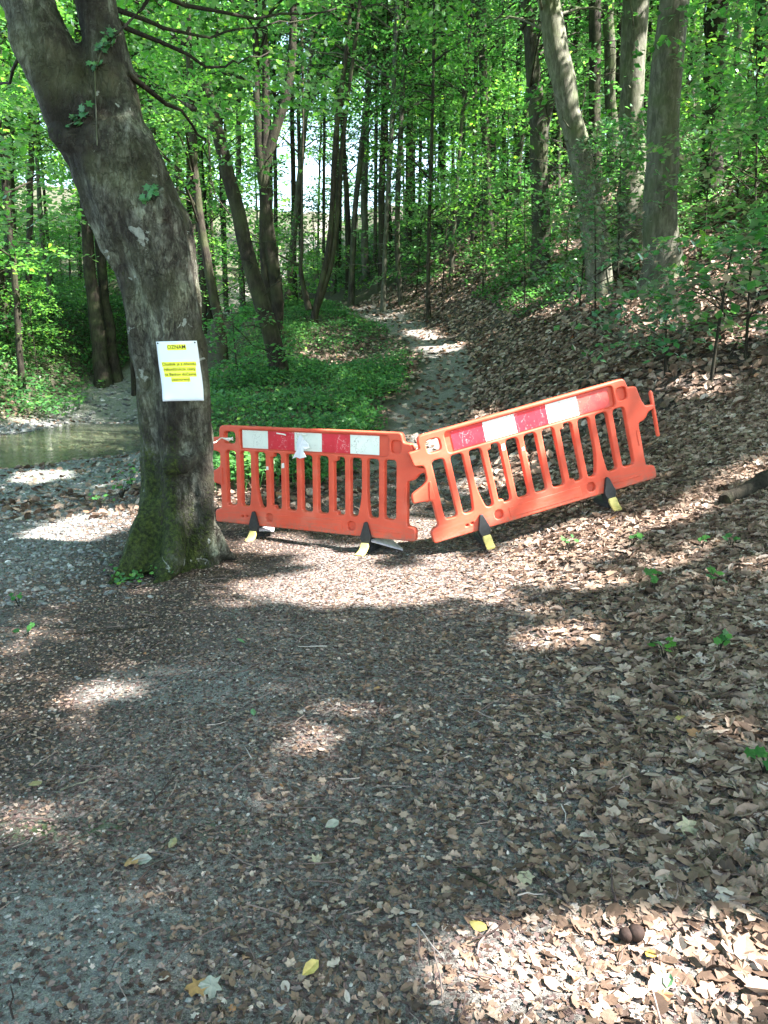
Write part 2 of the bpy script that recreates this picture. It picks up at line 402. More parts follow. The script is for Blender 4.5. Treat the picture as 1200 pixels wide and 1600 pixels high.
def m_gravel(x, y):
    d, tt = stream_d(x, y)
    a = 1-sstep(3.4, 6.0, d - 1.5*(y > 21) + .8*(fbm(x, y, .9, 60)-.5))
    b = sstep(-1.5, -3.0, x + .10*(y-6) + .9*(fbm(x, y, .8, 61)-.5))*sstep(3.2, 4.5, y)*(1-sstep(9, 14, y)*.0)*(x > -9.5)
    c = sstep(.55, .75, 1.0 - np.hypot((x+1.15)/1.3, (y-1.75)/.62) + .35*fbm(x, y, 3, 66))
    e = .8*sstep(.3, .6, 1.0 - np.hypot((x+.95)/.75, (y-3.55)/.4) + .5*(fbm(x, y, 3, 67)-.3))
    v = np.maximum(np.maximum(a, b), np.maximum(c, e))
    return v*(1-sstep(T(T_XD, y)-.3, T(T_XD, y)+.5, x)*(y > 8))*(1-sstep(.2, .9, np.clip(bank_edge(y)-x, 0, 9)*(y > 13)))
d_, _t = stream_d(X, Y)
g = mesh_obj('ground', np.stack([X, Y, Z], -1).reshape(-1, 3), GF, M_GROUND, smooth=True, attrs={
    'path': m_path(X, Y).ravel(), 'gravel': m_gravel(X, Y).ravel(),
    'wet': (1-sstep(1.6, 2.6, d_)).ravel()*.9,
    'moss': np.maximum(sstep(8, 12, Y)*(1-m_path(X, Y))*.5*(X < 1.0), np.exp(-((X+1.1)/.9)**2 - ((Y-2.33)/.06)**2)).ravel()})
tag(g, kind='structure')

# water
def mat_water():
    m, t, out = newmat('water')
    tc = N_(t, 'ShaderNodeTexCoord'); mp = N_(t, 'ShaderNodeMapping'); t.links.new(tc.outputs['Object'], mp.inputs[0]); mp.inputs['Scale'].default_value = (1, 1.4, 1)
    n = noise(t, 5.5, 4, .55, mp.outputs[0], .5)
    nb = bumpn(t, n.outputs[0], .35, .04)
    gl = N_(t, 'ShaderNodeBsdfGlossy'); gl.inputs['Roughness'].default_value = .04; t.links.new(nb, gl.inputs['Normal'])
    tr = N_(t, 'ShaderNodeBsdfTransparent'); tr.inputs[0].default_value = (.72, .78, .60, 1)
    df = N_(t, 'ShaderNodeBsdfDiffuse'); df.inputs[0].default_value = (.16, .19, .12, 1)
    mx0 = N_(t, 'ShaderNodeMixShader'); mx0.inputs[0].default_value = .25; t.links.new(tr.outputs[0], mx0.inputs[1]); t.links.new(df.outputs[0], mx0.inputs[2])
    fr = N_(t, 'ShaderNodeFresnel'); fr.inputs[0].default_value = 1.33; t.links.new(nb, fr.inputs['Normal'])
    mx = N_(t, 'ShaderNodeMixShader'); t.links.new(fr.outputs[0], mx.inputs[0]); t.links.new(mx0.outputs[0], mx.inputs[1]); t.links.new(gl.outputs[0], mx.inputs[2])
    t.links.new(mx.outputs[0], out.inputs[0]); return m
M_WATER = mat_water()
sp = spline(ST, 60); tg = np.gradient(sp, axis=0); tg /= np.linalg.norm(tg, axis=1)[:, None]; nr = np.stack([-tg[:, 1], tg[:, 0]], 1)
W = []
for k in np.linspace(-3.1, 3.1, 9): W.append(np.c_[sp + nr*k, np.full(60, WATER_Z)])
W = np.concatenate(W); ii = (np.arange(8)[:, None]*60 + np.arange(59)[None]).ravel()
tag(mesh_obj('water', W, np.stack([ii, ii+1, ii+61, ii+60], 1), M_WATER, smooth=True), kind='structure')

# ------------------------------------------------------------------ leaf litter, fragments, pebbles
def frustum(n, y0, y1, rng, power=1.0, pad=1.12):
    y = y0 + (y1-y0)*rng.random(n)**power
    x = (rng.random(n)*2-1)*(y*.52*pad+.25)
    return x, y
def hnormal(x, y):
    e = .04; return np.stack([-(H(x+e, y)-H(x-e, y))/(2*e), -(H(x, y+e)-H(x, y-e))/(2*e), np.ones(len(x))], 1)
def litter_w(x, y):     # how leafy the ground is: full on the slope, thin on the trodden path and the gravel
    w = .85 - np.where(y > 7.5, .80, .45)*m_path(x, y)
    w = np.maximum(w, .25 + .75*sstep(.6, 1.7, x - .06*y))
    w = w*(1-np.where(y < 4.3, .85, .55)*m_gravel(x, y))
    w = w*(1-.75*sstep(8.5, 10, y)*(x < T(T_XC, y)-.3)*(1-np.exp(-(((x+.9)/1.5)**2+((y-16.6)/1.6)**2))))
    return np.clip(w, 0, 1)
def scatter(name, tms, n, y0, y1, smin, smax, wfun, mat, label, power=1.0, tilt=.35, lift=.5, seed=1, sfun=None):
    rng = np.random.default_rng(seed)
    x, y = frustum(n, y0, y1, rng, power)
    k = rng.random(n) < wfun(x, y); x, y = x[k], y[k]; n = len(x)
    s = smin*(smax/smin)**rng.random(n)
    if sfun is not None: s = s*sfun(x, y)
    N = hnormal(x, y) + tilt*rng.standard_normal((n, 3))*np.array([1, 1, .4])
    z = H(x, y) + s*lift*.12 + s*.12*rng.random(n)
    P = np.stack([x, y, z], 1); mb = MB(); part = rng.integers(0, len(tms), n)
    for i, tm in enumerate(tms):
        q = part == i
        if q.sum(): mb.add(*leaves(tm, P[q], N[q], s[q], rng, rng.uniform(.7, 1.3, q.sum())))
    o = mb.build(name, mat); tag(o, label, 'leaves' if 'lea' in name else 'stones', kind='stuff'); return o
right_big = lambda x, y: (.34 + .20*sstep(-1.2, .2, x-.05*y) + .55*sstep(.1, 1.2, x-.05*y+.10*(y < 3)))
scatter('leaf_litter', [tmpl_ovate(.55, .10), tmpl_ovate(.45, .22), tmpl_lobed(8), tmpl_lobed(1), tmpl_lobed(2), tmpl_oak(3), tmpl_oak(4), tmpl_oak(5)], 150000, 1.1, 8, .022, .085, litter_w, M_LITTER,
        'brown dry fallen leaves carpeting the ground before the barriers', .8, .24, seed=3, sfun=right_big)
scatter('slope_leaf_litter', [tmpl_ovate(.7, .3), tmpl_ovate(.8, .2), tmpl_oak(6)], 95000, 7.5, 24, .06, .13, litter_w, M_LITTER,
        'brown dry fallen leaves covering the wooded slope beyond the barriers', .8, .45, seed=4)
fw = lambda x, y: np.clip(.3 + .7*m_path(x, y) + .25*(1-litter_w(x, y)), 0, 1)*(1-.35*m_gravel(x, y))
scatter('leaf_fragments', [tmpl_ovate(.5, .1), tmpl_simple(.8), tmpl_lobed(7)], 300000, 1.05, 9, .007, .024, fw, M_FRAG,
        'crumbled dark leaf fragments trodden into the path', .65, .3, seed=5)

# pebbles: squashed icospheres
def ico():
    p = (1+5**.5)/2
    V = np.array([[-1,p,0],[1,p,0],[-1,-p,0],[1,-p,0],[0,-1,p],[0,1,p],[0,-1,-p],[0,1,-p],[p,0,-1],[p,0,1],[-p,0,-1],[-p,0,1]], float); V /= np.linalg.norm(V[0])
    F = np.array([[0,11,5],[0,5,1],[0,1,7],[0,7,10],[0,10,11],[1,5,9],[5,11,4],[11,10,2],[10,7,6],[7,1,8],[3,9,4],[3,4,2],[3,2,6],[3,6,8],[3,8,9],[4,9,5],[2,4,11],[6,2,10],[8,6,7],[9,8,1]])
    return V, F
def pebbles(name, n, y0, y1, smin, smax, wfun, label, seed, power=1.0, mat=None):
    rng = np.random.default_rng(seed); x, y = frustum(n, y0, y1, rng, power)
    k = rng.random(n) < wfun(x, y); x, y = x[k], y[k]; n = len(x)
    V, F = ico(); s = smin*(smax/smin)**(rng.random(n)**1.8)
    sc = s[:, None]*rng.uniform(.5, 1.1, (n, 3))*np.array([1, 1, .6]); a = rng.random(n)*6.28
    loc = V[None]*(1+.22*rng.standard_normal((n, 12, 1)))*sc[:, None, :]
    ca, sa = np.cos(a)[:, None], np.sin(a)[:, None]
    wx = loc[..., 0]*ca - loc[..., 1]*sa; wy = loc[..., 0]*sa + loc[..., 1]*ca
    P = np.stack([x[:, None]+wx, y[:, None]+wy, (H(x, y)+s*.12)[:, None]+loc[..., 2]], -1)
    o = mesh_obj(name, P.reshape(-1, 3), (F[None]+(np.arange(n)*12)[:, None, None]).reshape(-1, 3), mat or M_PEB)
    tag(o, label, 'stones', kind='stuff'); return o
pebbles('gravel', 90000, 4.8, 24, .008, .036, lambda x, y: m_gravel(x, y), 'grey gravel on the stream bank left of the mossy tree', 7, 1.1)
pebbles('path_gravel', 30000, 1.05, 8, .003, .012, lambda x, y: np.clip(.14+.75*m_gravel(x, y)*(y < 4.2), 0, 1), 'small grey stones bedded in the trodden earth', 8, .7)
pebbles('bank_gravel', 16000, 16, 28, .03, .13, lambda x, y: ((x < -5.0)*(x > bank_edge(y)-.2)*.9), 'larger grey shingle on the bar upstream', 9)

# ------------------------------------------------------------------ gaps cut in the leaves so sun patches land at chosen spots
PATCH = [(1165,500,70,40,-10,.6), (1090,592,90,24,-5,.55), (150,690,70,6,0,.7), (90,640,80,18,0,.7), (1000,300,120,80,0,.45), (1050,430,150,90,0,.5), (850,410,90,90,0,.5),  # u, v, a, b, angle deg, keep-clear probability
    (570,918,165,22,0,1), (690,900,90,20,-5,1), (400,925,60,12,-8,.8), (530,872,55,10,0,1), (640,832,50,14,0,1), (700,840,40,22,-10,1),
    (880,850,120,20,-14,.9), (990,838,80,16,-20,.8), (1130,765,100,15,-30,.97), (865,996,62,11,-12,1), (820,915,80,14,-12,.85), (1010,885,110,10,-18,.8),
    (560,1090,80,18,-4,.45), (730,1112,120,14,-6,.48), (1010,1525,290,92,0,1), (750,1520,90,66,0,.8), (620,1590,110,30,0,.55),
    (130,826,95,13,-12,.97), (60,745,60,0,-4,.55), (190,752,40,0,-5,.55), (100,1255,110,24,-22,.36), (330,1175,70,16,-10,.38), (170,1075,90,8,-16,.42), (640,1140,40,12,0,.4),
    (690,537,26,4,0,1), (660,515,22,3,0,.9), (590,482,50,8,-8,.95), (345,768,32,16,0,1), (1160,900,60,12,-24,.8), (680,690,30,8,-10,.9), (280,860,60,10,-8,.8),
    (1150,1130,40,18,-20,.5), (720,1290,60,14,0,.35), (480,1180,50,16,0,.4), (780,740,60,12,-20,.9), (870,665,18,6,-20,.7), (430,850,50,8,0,.8), (760,660,16,12,0,.6)]
def in_patch(u, v, rng):
    keep = np.ones(len(u), bool)
    blot = np.clip((fbm(u/55., v/24., 1.0, 201, 2)-.5)*1.9+.5, 0, .999)
    for (a, b, ra, rb, an, pr) in PATCH:
        c, s = math.cos(rad(an)), math.sin(rad(an)); du, dv = u-a, v-b
        e = ((du*c+dv*s)/(ra+16))**2 + ((-du*s+dv*c)/(rb+11))**2
        keep &= ~((e < 1) & (blot < pr))
    return keep
def sun_foot(P):
    t = (P[:, 2])/SUN[2]
    for _ in range(6):
        q = P - t[:, None]*SUN; t = t + (q[:, 2]-H(q[:, 0], q[:, 1]))/SUN[2]*.9
    return P - t[:, None]*SUN
def barrier_clear(P):
    bad = np.zeros(len(P), bool)
    for (a, b, rr_) in BARLIT:
        for s in np.linspace(0, 1, 9):
            c = np.asarray(a)*(1-s)+np.asarray(b)*s; w = P - c; t = w@SUN; dd = np.linalg.norm(w - t[:, None]*SUN, axis=1); bad |= dd < rr_
    return ~bad
BARLIT = [((.42, 6.0, .95), (1.35, 6.15, 1.12), .12), ((.20, 6.0, .3), (.05, 6.1, .55), .06)]
def sun_open(P, rng):
    """which leaves may stay: those that do not stand between the sun and a sunlit opening in the shade"""
    q = sun_foot(P); u, v, d = project(q); n = len(u)
    ok = in_patch(u+5*rng.standard_normal(n), v+1.5*rng.standard_normal(n), rng) | (q[:, 1] < .8)
    return ok & barrier_clear(P)

# broken twigs and stalks lying in the litter
rng = np.random.default_rng(55); x, y = frustum(1500, 1.2, 9, rng, .8); mb = MB()
for a_, b_ in zip(x, y):
    L_ = rng.uniform(.03, .16)*(1.6 if rng.random() < .1 else 1); an = rng.random()*6.283; r_ = rng.uniform(.0012, .0035); tt_ = np.linspace(-.5, .5, 4)
    px_ = a_+tt_*L_*math.cos(an)+rng.normal(0, .004, 4); py_ = b_+tt_*L_*math.sin(an)+rng.normal(0, .004, 4)
    mb.tube(np.stack([px_, py_, H(px_, py_)+.012+rng.uniform(0, .012)], 1), [r_, r_, r_*.8, r_*.5], 4, cap=False)
tag(mb.build('twigs', M_FRAG, None, True), 'broken twigs and stalks mixed into the leaf litter', 'twigs', kind='stuff')

# ------------------------------------------------------------------ sprays and trees
def spray_leaves(c, rad_, nrm, n, size, rng, tm, flat=.08, jit=.35, base=None):
    a = rng.random(n)*2*math.pi; r = rad_*np.sqrt(rng.random(n))
    nrm = nrm/np.linalg.norm(nrm); u = np.cross(nrm, [0.2, .9, .1]); u /= np.linalg.norm(u); w = np.cross(nrm, u)
    el = rng.uniform(.55, 1.0)
    P = c + (r*np.cos(a))[:, None]*u + (r*np.sin(a)*el)[:, None]*w + (rng.standard_normal(n)*flat*rad_)[:, None]*nrm
    P[:, 2] -= .25*r*r/max(rad_, .1)
    if base is not None: P = P[sun_open(P+base, rng)]; n = len(P)
    Nn = nrm + jit*rng.standard_normal((n, 3))
    return leaves(tm, P, Nn, rng.uniform(.7, 1.25, n)*size, rng)
TS = tmpl_simple(.68)
def crown_mesh(rng, cents, radii, leaf, per, flat=.08, tm=None, jit=.35, base=None):
    mb = MB()
    for c, r in zip(cents, radii):
        out = rng.standard_normal(3)*.22; nrm = np.array([out[0], out[1], 1.0])
        mb.add(*spray_leaves(np.asarray(c), r, nrm, max(6, int(per*r*r/.36*rng.uniform(.6, 1.3))), leaf, rng, tm or TS, flat, jit, base))
    return mb
def make_tree(base, stems, crown=None, mat=M_BARK, lmat=M_LEAF, seed=0, sides=9, name='tree', leaf=.10, per=46, limbs=True, parts=('trunk', 'crown'), loc=None):
    """stems: list of [(x,y,z,r)...] world coords; crown: (z0, z1, radius, nsprays, spray_r) relative to base"""
    rng = np.random.default_rng(seed+1000)
    base = np.asarray(base, float); root = empty(name, base)
    mb = MB(); main = None
    for st in stems:
        st = np.array(st, float); st[:, :3] -= base
        L = np.linalg.norm(st[-1, :3]-st[0, :3]); s = spline(st, max(10, int(L*2.2)))
        s[1:-1, :2] += .09*s[1:-1, 3:4]*rng.standard_normal((len(s)-2, 2))
        if main is None or True:
            rr = s[:, 3].copy()
            if st[0, 2] < .4: hgt = s[:, 2]-s[0, 2]; rr = rr*(1+.22*np.exp(-hgt/.3))
        mb.tube(s[:, :3], rr, sides, .13, seed)
        if main is None: main = s
    if crown:
        z0, z1, cr, ns, sr = crown
        cents = []; radii = []
        for i in range(ns):
            z = z0 + (z1-z0)*rng.random()**.9
            j = min(len(main)-1, int(np.searchsorted(main[:, 2], z))); ax = main[j, :3]
            f = math.sin(math.pi*min(1, (z-z0)/(z1-z0)*.85+.15))**.5
            a = rng.random()*6.283; d = cr*f*(rng.random()**.6)
            c = np.array([ax[0]+d*math.cos(a), ax[1]+d*math.sin(a), z]); cents.append(c); radii.append(sr*rng.uniform(.6, 1.3))
            if limbs and rng.random() < .45 and d > .5:
                st_ = ax - np.array([0, 0, min(.45*d, z*.4)]); mid = (st_+c)/2 + np.array([0, 0, .12*d])
                ks = .35 if parts[0] == 'stem' else 1.0
                P = spline(np.array([[*st_, (.012+.012*d)*ks], [*mid, (.008+.006*d)*ks], [*c, .004*ks]]), 6)
                mb.tube(P[:, :3], P[:, 3], 5, cap=False)
        cm = crown_mesh(rng, cents, radii, leaf, per, base=base if 1 < base[1] < 19 else None)
        cm.build(parts[1], lmat, root)
    if name == 'tree':
        for _ in range(9):
            j = int(rng.integers(len(main)//8, max(len(main)//8+1, int(len(main)*.6)))); p = main[j, :3]; a = rng.random()*6.283; L_ = rng.uniform(.4, 1.6)
            d_2 = np.array([math.cos(a), math.sin(a), rng.uniform(-.1, .7)]); q = spline(np.array([[*p, .014], [*(p+d_2*L_*.5+[0, 0, -.05]), .009], [*(p+d_2*L_), .003]]), 7)
            q[2:, :3] += .04*rng.standard_normal((5, 3)); mb.tube(q[:, :3], q[:, 3], 5, cap=False)
    mb.build(parts[0], mat, root, smooth=True)
    return root

def img_stem(pts, Y, lean=0.0):
    """pts: (u, v, width_px) bottom to top at depth Y; extended above the frame"""
    out = []
    for i, (u, v, w) in enumerate(pts):
        p = at(u, v, Y + lean*i); out.append([*p, .5*w*Y/1200])
    return out
def extend(st, h, r_end=.04):
    a, b = np.array(st[-2]), np.array(st[-1]); d = (b-a)[:3]; d /= np.linalg.norm(d); d = d*.6 + np.array([0, 0, .4]); d /= np.linalg.norm(d)
    m = b[:3]+d*h*.5; e = b[:3]+d*h*.5+np.array([0, 0, h*.5])
    return st + [[*m, b[3]*.8], [*e, max(r_end, b[3]*.4)]]

GW = 'trees of the wood'
PT = []
def photo_tree(label, pts, Y=None, base=None, crown=(4.2, 13, 2.8, 80, .65), mat=M_BARK, lmat=M_LEAF, seed=1, more=(), ext=6, lean=0.0, **kw):
    """place a tree where its foot stands on the ground under the first pixel"""
    u, v, w = pts[0]
    g0 = ground_at(u, v)
    if Y is None: Y = g0[1]
    p0 = at(u, v, Y); x0, y0 = p0[0], p0[1]; gz = H1(x0, y0)
    stems = [img_stem(pts, Y, lean)]
    st = stems[0]
    if st[0][2] > gz+.02 or True:
        st = [[st[0][0] + (st[0][0]-st[1][0])*.02, y0, gz-.15, st[0][3]*1.03]] + ([st[0]] if st[0][2] > gz+.3 else []) + st[1:]
    st = extend(st, ext) if ext else st
    al = [st]
    for m in more:
        s2 = img_stem(m, Y, lean); al.append(extend(s2, ext*.7) if ext else s2)
    t = make_tree((st[0][0], st[0][1], gz), al, crown, mat, lmat, seed, **kw)
    PT.append((t, st[0][0], y0)); tag(t, label, 'tree', GW); return t

# --- trees one can tell apart
photo_tree('thick straight grey trunk on the leafy slope behind the raised end of the right barrier', [(1037,395,56),(1035,250,50),(1043,100,46),(1052,0,44)], Y=13, crown=(5.5,12,3,70,.7), mat=M_BARK_L, seed=1, sides=14)
photo_tree('straight grey trunk just left of the thickest slope trunk', [(985,340,36),(988,200,34),(990,80,36),(995,0,36)], Y=16, crown=(5,13,3,60,.7), mat=M_BARK_L, seed=2, sides=12)
photo_tree('smooth green-grey trunk bending left as it climbs, beside the slope path', [(940,430,36),(925,320,35),(898,200,34),(872,100,32),(858,0,30)], Y=15, crown=(5,13,3,60,.7), mat=M_BARK_L, seed=3, sides=12)
photo_tree('dark slim trunk behind the bending green-grey trunk', [(932,330,19),(928,150,18),(930,0,18)], Y=20, mat=M_BARK_D, seed=4)
photo_tree('slim brown trunk between the bending trunk and the two thick grey trunks', [(957,340,17),(955,150,16),(950,0,16)], Y=21, seed=5)
photo_tree('dark black-brown trunk near the top right of the slope', [(1112,250,30),(1116,130,28),(1122,0,30)], Y=17, mat=M_BARK_D, seed=6, crown=(4,12,3,60,.7), sides=12)
photo_tree('dark trunk cut by the right edge of the picture', [(1188,240,24),(1194,100,24),(1198,0,24)], Y=18, mat=M_BARK_D, seed=7, crown=(4,12,3,60,.7))
photo_tree('pale thin trunk standing between the two dark trunks upslope', [(1150,230,13),(1152,90,12),(1155,0,12)], Y=24, mat=M_BARK_L, seed=8)
photo_tree('thin brown trunk right beside the pale thin one upslope', [(1172,215,11),(1174,90,10),(1178,0,10)], Y=26, seed=9)
photo_tree('rough brown tree forking into two limbs halfway up, on the slope foot', [(848,472,30),(843,330,27),(843,215,30),(832,110,20),(820,0,17)], Y=18, mat=M_BARK, seed=10, more=[[(845,222,16),(862,150,15),(868,60,13),(862,0,12)]], crown=(3.5,12,2.8,70,.65), sides=12)
photo_tree('tall thin trunk left of the rough forking tree', [(768,455,14),(762,300,13),(757,150,12),(752,0,12)], Y=22, seed=11)
photo_tree('thin trunk leaning slightly right, beside the forking tree', [(812,465,11),(806,330,10),(815,200,9),(840,60,9)], Y=22, seed=12)
photo_tree('slender straight stem near the right bend of the path', [(737,462,7),(741,300,6),(743,120,6),(746,0,6)], Y=23, seed=13)
photo_tree('slender stem right of the path crest, leaning right near its top', [(703,472,6),(711,330,6),(722,180,5),(736,40,5)], Y=21, seed=14)
photo_tree('dark thin sapling stem standing at the outer path edge below the crest', [(670,489,7),(669,390,6),(672,300,5),(676,150,5)], Y=19.5, mat=M_BARK_D, seed=15, crown=(2.5,8,1.6,40,.5), lmat=M_LEAF_Y)
photo_tree('thin pale stem rising from the sunlit path crest', [(598,482,8),(602,380,7),(612,200,7),(621,0,6)], Y=21.5, mat=M_BARK_L, seed=16)
photo_tree('brown stem right of the pale one at the path crest', [(628,484,9),(619,400,8),(624,230,8),(634,60,7),(636,0,7)], Y=21.5, seed=17)
photo_tree('straight dark trunk just beyond the path crest', [(641,462,8),(636,330,8),(640,150,7),(648,0,7)], Y=26, mat=M_BARK_D, seed=18)
photo_tree('grey trunk left of the path crest leaning right', [(548,470,10),(553,340,9),(570,180,8),(590,0,8)], Y=24, seed=19)
photo_tree('grey-green trunk standing behind the path crest', [(572,468,11),(568,330,10),(574,160,9),(580,0,9)], Y=27, mat=M_BARK_L, seed=20)
photo_tree('slim trunk behind the multi-stemmed clump leaning right', [(520,455,8),(528,330,8),(540,150,7),(548,0,7)], Y=28, seed=21)
photo_tree('dark clump of curving stems growing on the green mound', [(488,486,12),(494,462,10),(512,425,9),(518,380,9),(519,300,8),(523,220,8),(535,130,7),(546,40,6)], Y=19.5, mat=M_BARK_D, seed=22,
           more=[[(494,484,8),(510,450,7),(524,405,7),(527,330,6),(534,220,6),(552,90,5),(562,10,5)], [(483,484,10),(474,452,8),(464,425,6),(470,400,5),(478,382,5),(471,360,4),(472,330,3)], [(468,415,4),(452,405,3),(436,402,2)]], crown=(6,12,2.4,50,.6))
photo_tree('leaning trunk with a broken pale top on the mound edge', [(440,572,27),(424,520,25),(406,460,24),(384,380,22),(358,280,20),(343,225,19),(330,165,17),(322,130,15)], Y=14.5, mat=M_BARK_D, seed=23, ext=0, crown=(3.2,5.2,1.3,26,.5), lmat=M_LEAF_Y, sides=14)
photo_tree('dark twin trunk with a crooked fork behind the leaning broken trunk', [(432,500,20),(430,440,21),(420,370,18),(412,300,17),(410,262,19),(402,190,11),(400,90,9)], Y=18, mat=M_BARK_D, seed=24,
           more=[[(422,495,16),(416,440,15),(411,380,15),(414,310,14)], [(412,265,16),(425,215,15),(445,165,13),(460,95,11),(457,0,10)]], crown=(5.5,12,2.8,90,.6), lmat=M_LEAF_Y, sides=12)
photo_tree('leaning trunk close behind the mossy tree by the barrier', [(348,515,16),(335,470,15),(318,390,13),(306,300,12),(300,200,11),(296,100,10)], Y=18, mat=M_BARK_D, seed=25, crown=(4,11,2.6,70,.6), lmat=M_LEAF_Y)
photo_tree('grey slanting trunk between the twin trunk and the curving clump', [(446,470,10),(458,380,9),(470,260,8),(484,120,7),(492,0,7)], Y=24, mat=M_BARK, seed=26)
photo_tree('left one of two trunks rooted together in the stream bank', [(162,582,26),(150,500,20),(139,400,18),(134,330,17),(130,200,15)], Y=27, mat=M_BARK_D, seed=27, crown=(6,13,3.2,80,.8), lmat=M_LEAF_Y)
photo_tree('right one of two trunks rooted together in the stream bank', [(180,582,22),(168,500,16),(157,400,14),(152,330,13),(150,200,12)], Y=27.5, mat=M_BARK_D, seed=28, crown=(6,13,3,60,.8), lmat=M_LEAF_Y)
photo_tree('broad grey trunk behind the bushes on the far stream bank', [(22,520,19),(18,420,17),(14,300,16),(12,150,15)], Y=28, mat=M_BARK, seed=29, crown=(6,14,3.2,80,.8), lmat=M_LEAF_Y)
photo_tree('dark leaning trunk cut by the left edge above the far bank', [(8,525,16),(4,470,15),(-4,400,14),(-12,300,13)], Y=26, mat=M_BARK_D, seed=30, crown=(7,13,2.5,40,.8))
photo_tree('slim mottled trunk right of the broad grey one on the far bank', [(43,530,10),(45,430,9),(47,320,9),(50,180,8)], Y=27, seed=31, crown=(6,13,2.5,50,.7), lmat=M_LEAF_Y)
photo_tree('thin pale sunlit trunk leaning left beyond the far bank', [(88,520,9),(80,470,8),(72,420,7),(64,350,7),(58,250,6)], Y=31, mat=M_BARK_L, seed=32, crown=(6,13,2.5,40,.7))
photo_tree('thin dark trunk behind the mossy tree, left of the leaning ones', [(212,450,12),(204,400,11),(196,330,10)], Y=30, mat=M_BARK_D, seed=33, crown=(6,13,3,60,.8), lmat=M_LEAF_Y)

for i, (lb, u, v, w, du, Y_) in enumerate([('thin straight pole right of the path, first behind the crest', 690, 462, 5, 6, 25), ('thin dark pole just left of the rough forking tree', 790, 450, 7, -4, 25), ('thin pole leaning left over the crest path', 612, 460, 6, -14, 27),
        ('thin dark pole close right of the straight dark trunk past the crest', 655, 460, 6, 4, 27), ('thin pole behind the sapling stem at the path edge', 680, 455, 5, 14, 28), ('pair-like thin pole left of the pale crest stem', 585, 465, 6, 5, 27), ('thin pole between the forking tree and the bending trunk', 882, 400, 8, 0, 24),
        ('thin grey pole right of the forking tree', 868, 430, 7, 12, 22), ('thin dark pole left of the slanting grey trunk', 470, 462, 6, -6, 27), ('thin pole far behind the clump of curving stems', 505, 455, 5, 3, 30), ('slender pole in the light opening above the mound', 530, 455, 5, 8, 31),
        ('slender dark pole at the right side of the light opening', 600, 455, 5, -4, 31), ('thin trunk in the shade left of the thick slope trunks', 965, 350, 9, 3, 24), ('thin trunk right of the thickest slope trunk', 1080, 300, 9, 4, 23), ('thin trunk behind the far right dark one', 1168, 230, 8, 8, 28)]):
    photo_tree(lb, [(u, v, w), (u+du*.3, v*.66, w*.9), (u+du*.7, v*.33, w*.85), (u+du, 0, w*.8)], Y=Y_, mat=[M_BARK_D, M_BARK][i % 2], seed=60+i, crown=(6, 14, 2.0, 45, .6))

# --- far wood: a handful of kinds, copied
far_protos = []
for k in range(7):
    rg = np.random.default_rng(300+k)
    h = rg.uniform(15, 21); lx, ly = rg.uniform(-.8, .8, 2); r0 = rg.uniform(.06, .13)
    bx = rg.uniform(-.3, .3)
    st = [[0, 0, -.4, r0*1.05], [bx*.4, 0, 3, r0*.9], [lx*.5+bx, ly*.5, h*.5, r0*.7], [lx, ly, h*.85, r0*.35], [lx, ly, h, .03]]
    z0 = (rg.uniform(2.5, 5.0)) if k < 3 else rg.uniform(6, 8.5)
    t = make_tree((0, 0, 0), [st], (z0, h, rg.uniform(2.2, 3.2), 95, .8), [M_BARK_D, M_BARK, M_BARK_D][k % 3], [M_LEAF, M_LEAF_Y, M_LEAF_Y][k % 3], 400+k, sides=7, leaf=.17, per=34, name='far_tree')
    far_protos.append(t)
def copy_tree(o, loc, rz, s):
    r = o.copy(); C.objects.link(r)
    for ch in o.children:
        c = ch.copy(); C.objects.link(c); c.parent = r
    r.location = loc; r.rotation_euler = (0, 0, rz); r.scale = (s, s, s); return r
FAR_T = []
rg = np.random.default_rng(77); used = [0]*7; placed = []
cnt = 0
while cnt < 175:
    y = 24 + 46*rg.random()**1.25; x = (rg.random()*2-1)*(y*.56+2)
    if stream_d(np.array([x]), np.array([y]))[0][0] < 3.5: continue
    u, v, _ = project(np.array([[x, y, 3.]])); 
    if 430 < u[0] < 620 and y > 27 and rg.random() < .6: continue       # the light opening above the path crest
    if any((x-a)**2+(y-b)**2 < 1.2 for a, b in placed): continue
    placed.append((x, y)); k = int(rg.integers(7))
    loc = (x, y, H1(x, y))
    if not used[k]:
        far_protos[k].location = loc; used[k] = 1; t = far_protos[k]
    else: t = copy_tree(far_protos[k], loc, rg.random()*6.28, rg.uniform(.8, 1.15))
    tag(t, 'faint slender tree deep in the far wood', 'tree', 'slender trees of the far wood'); cnt += 1
    FAR_T.append((t, loc, 40, 'slender far tree'))

# --- understory saplings with layered leaf sprays
def sapling(label, u, v, hgt, cr, n, lmat=M_LEAF, seed=0, leaf=.09, per=44, sr=.5, z0=.35, Y=None, cat='sapling', name='sapling', r=.018, grp='saplings and bushes under the trees'):
    g0 = ground_at(u, v) if Y is None else at(u, v, Y); gz = H1(g0[0], g0[1]); rng = np.random.default_rng(seed)
    b = np.array([g0[0], g0[1], gz]); dx, dy = rng.uniform(-.25, .25, 2)*hgt*.4
    st = [[*(b-[0, 0, .1]), r], [b[0]+dx*.4, b[1]+dy*.4, gz+hgt*.5, r*.8], [b[0]+dx, b[1]+dy, gz+hgt, .005]]
    t = make_tree(b, [st], (z0, hgt, cr, n, sr), M_BARK_D, lmat, seed, sides=5, leaf=leaf, per=per, name=name, parts=('stem', 'foliage'))
    tag(t, label, cat, grp); return t
sapling('leafy sapling leaning over the top of the right barrier slope', 1110, 600, 1.5, 1.2, 30, M_LEAF_D, 501, leaf=.115, sr=.42, z0=.5, per=60)
sapling('broad-leaved bush spreading low on the slope above the right barrier', 1040, 590, .75, 1.1, 24, M_LEAF_D, 502, leaf=.10, sr=.38, z0=.25, per=66)
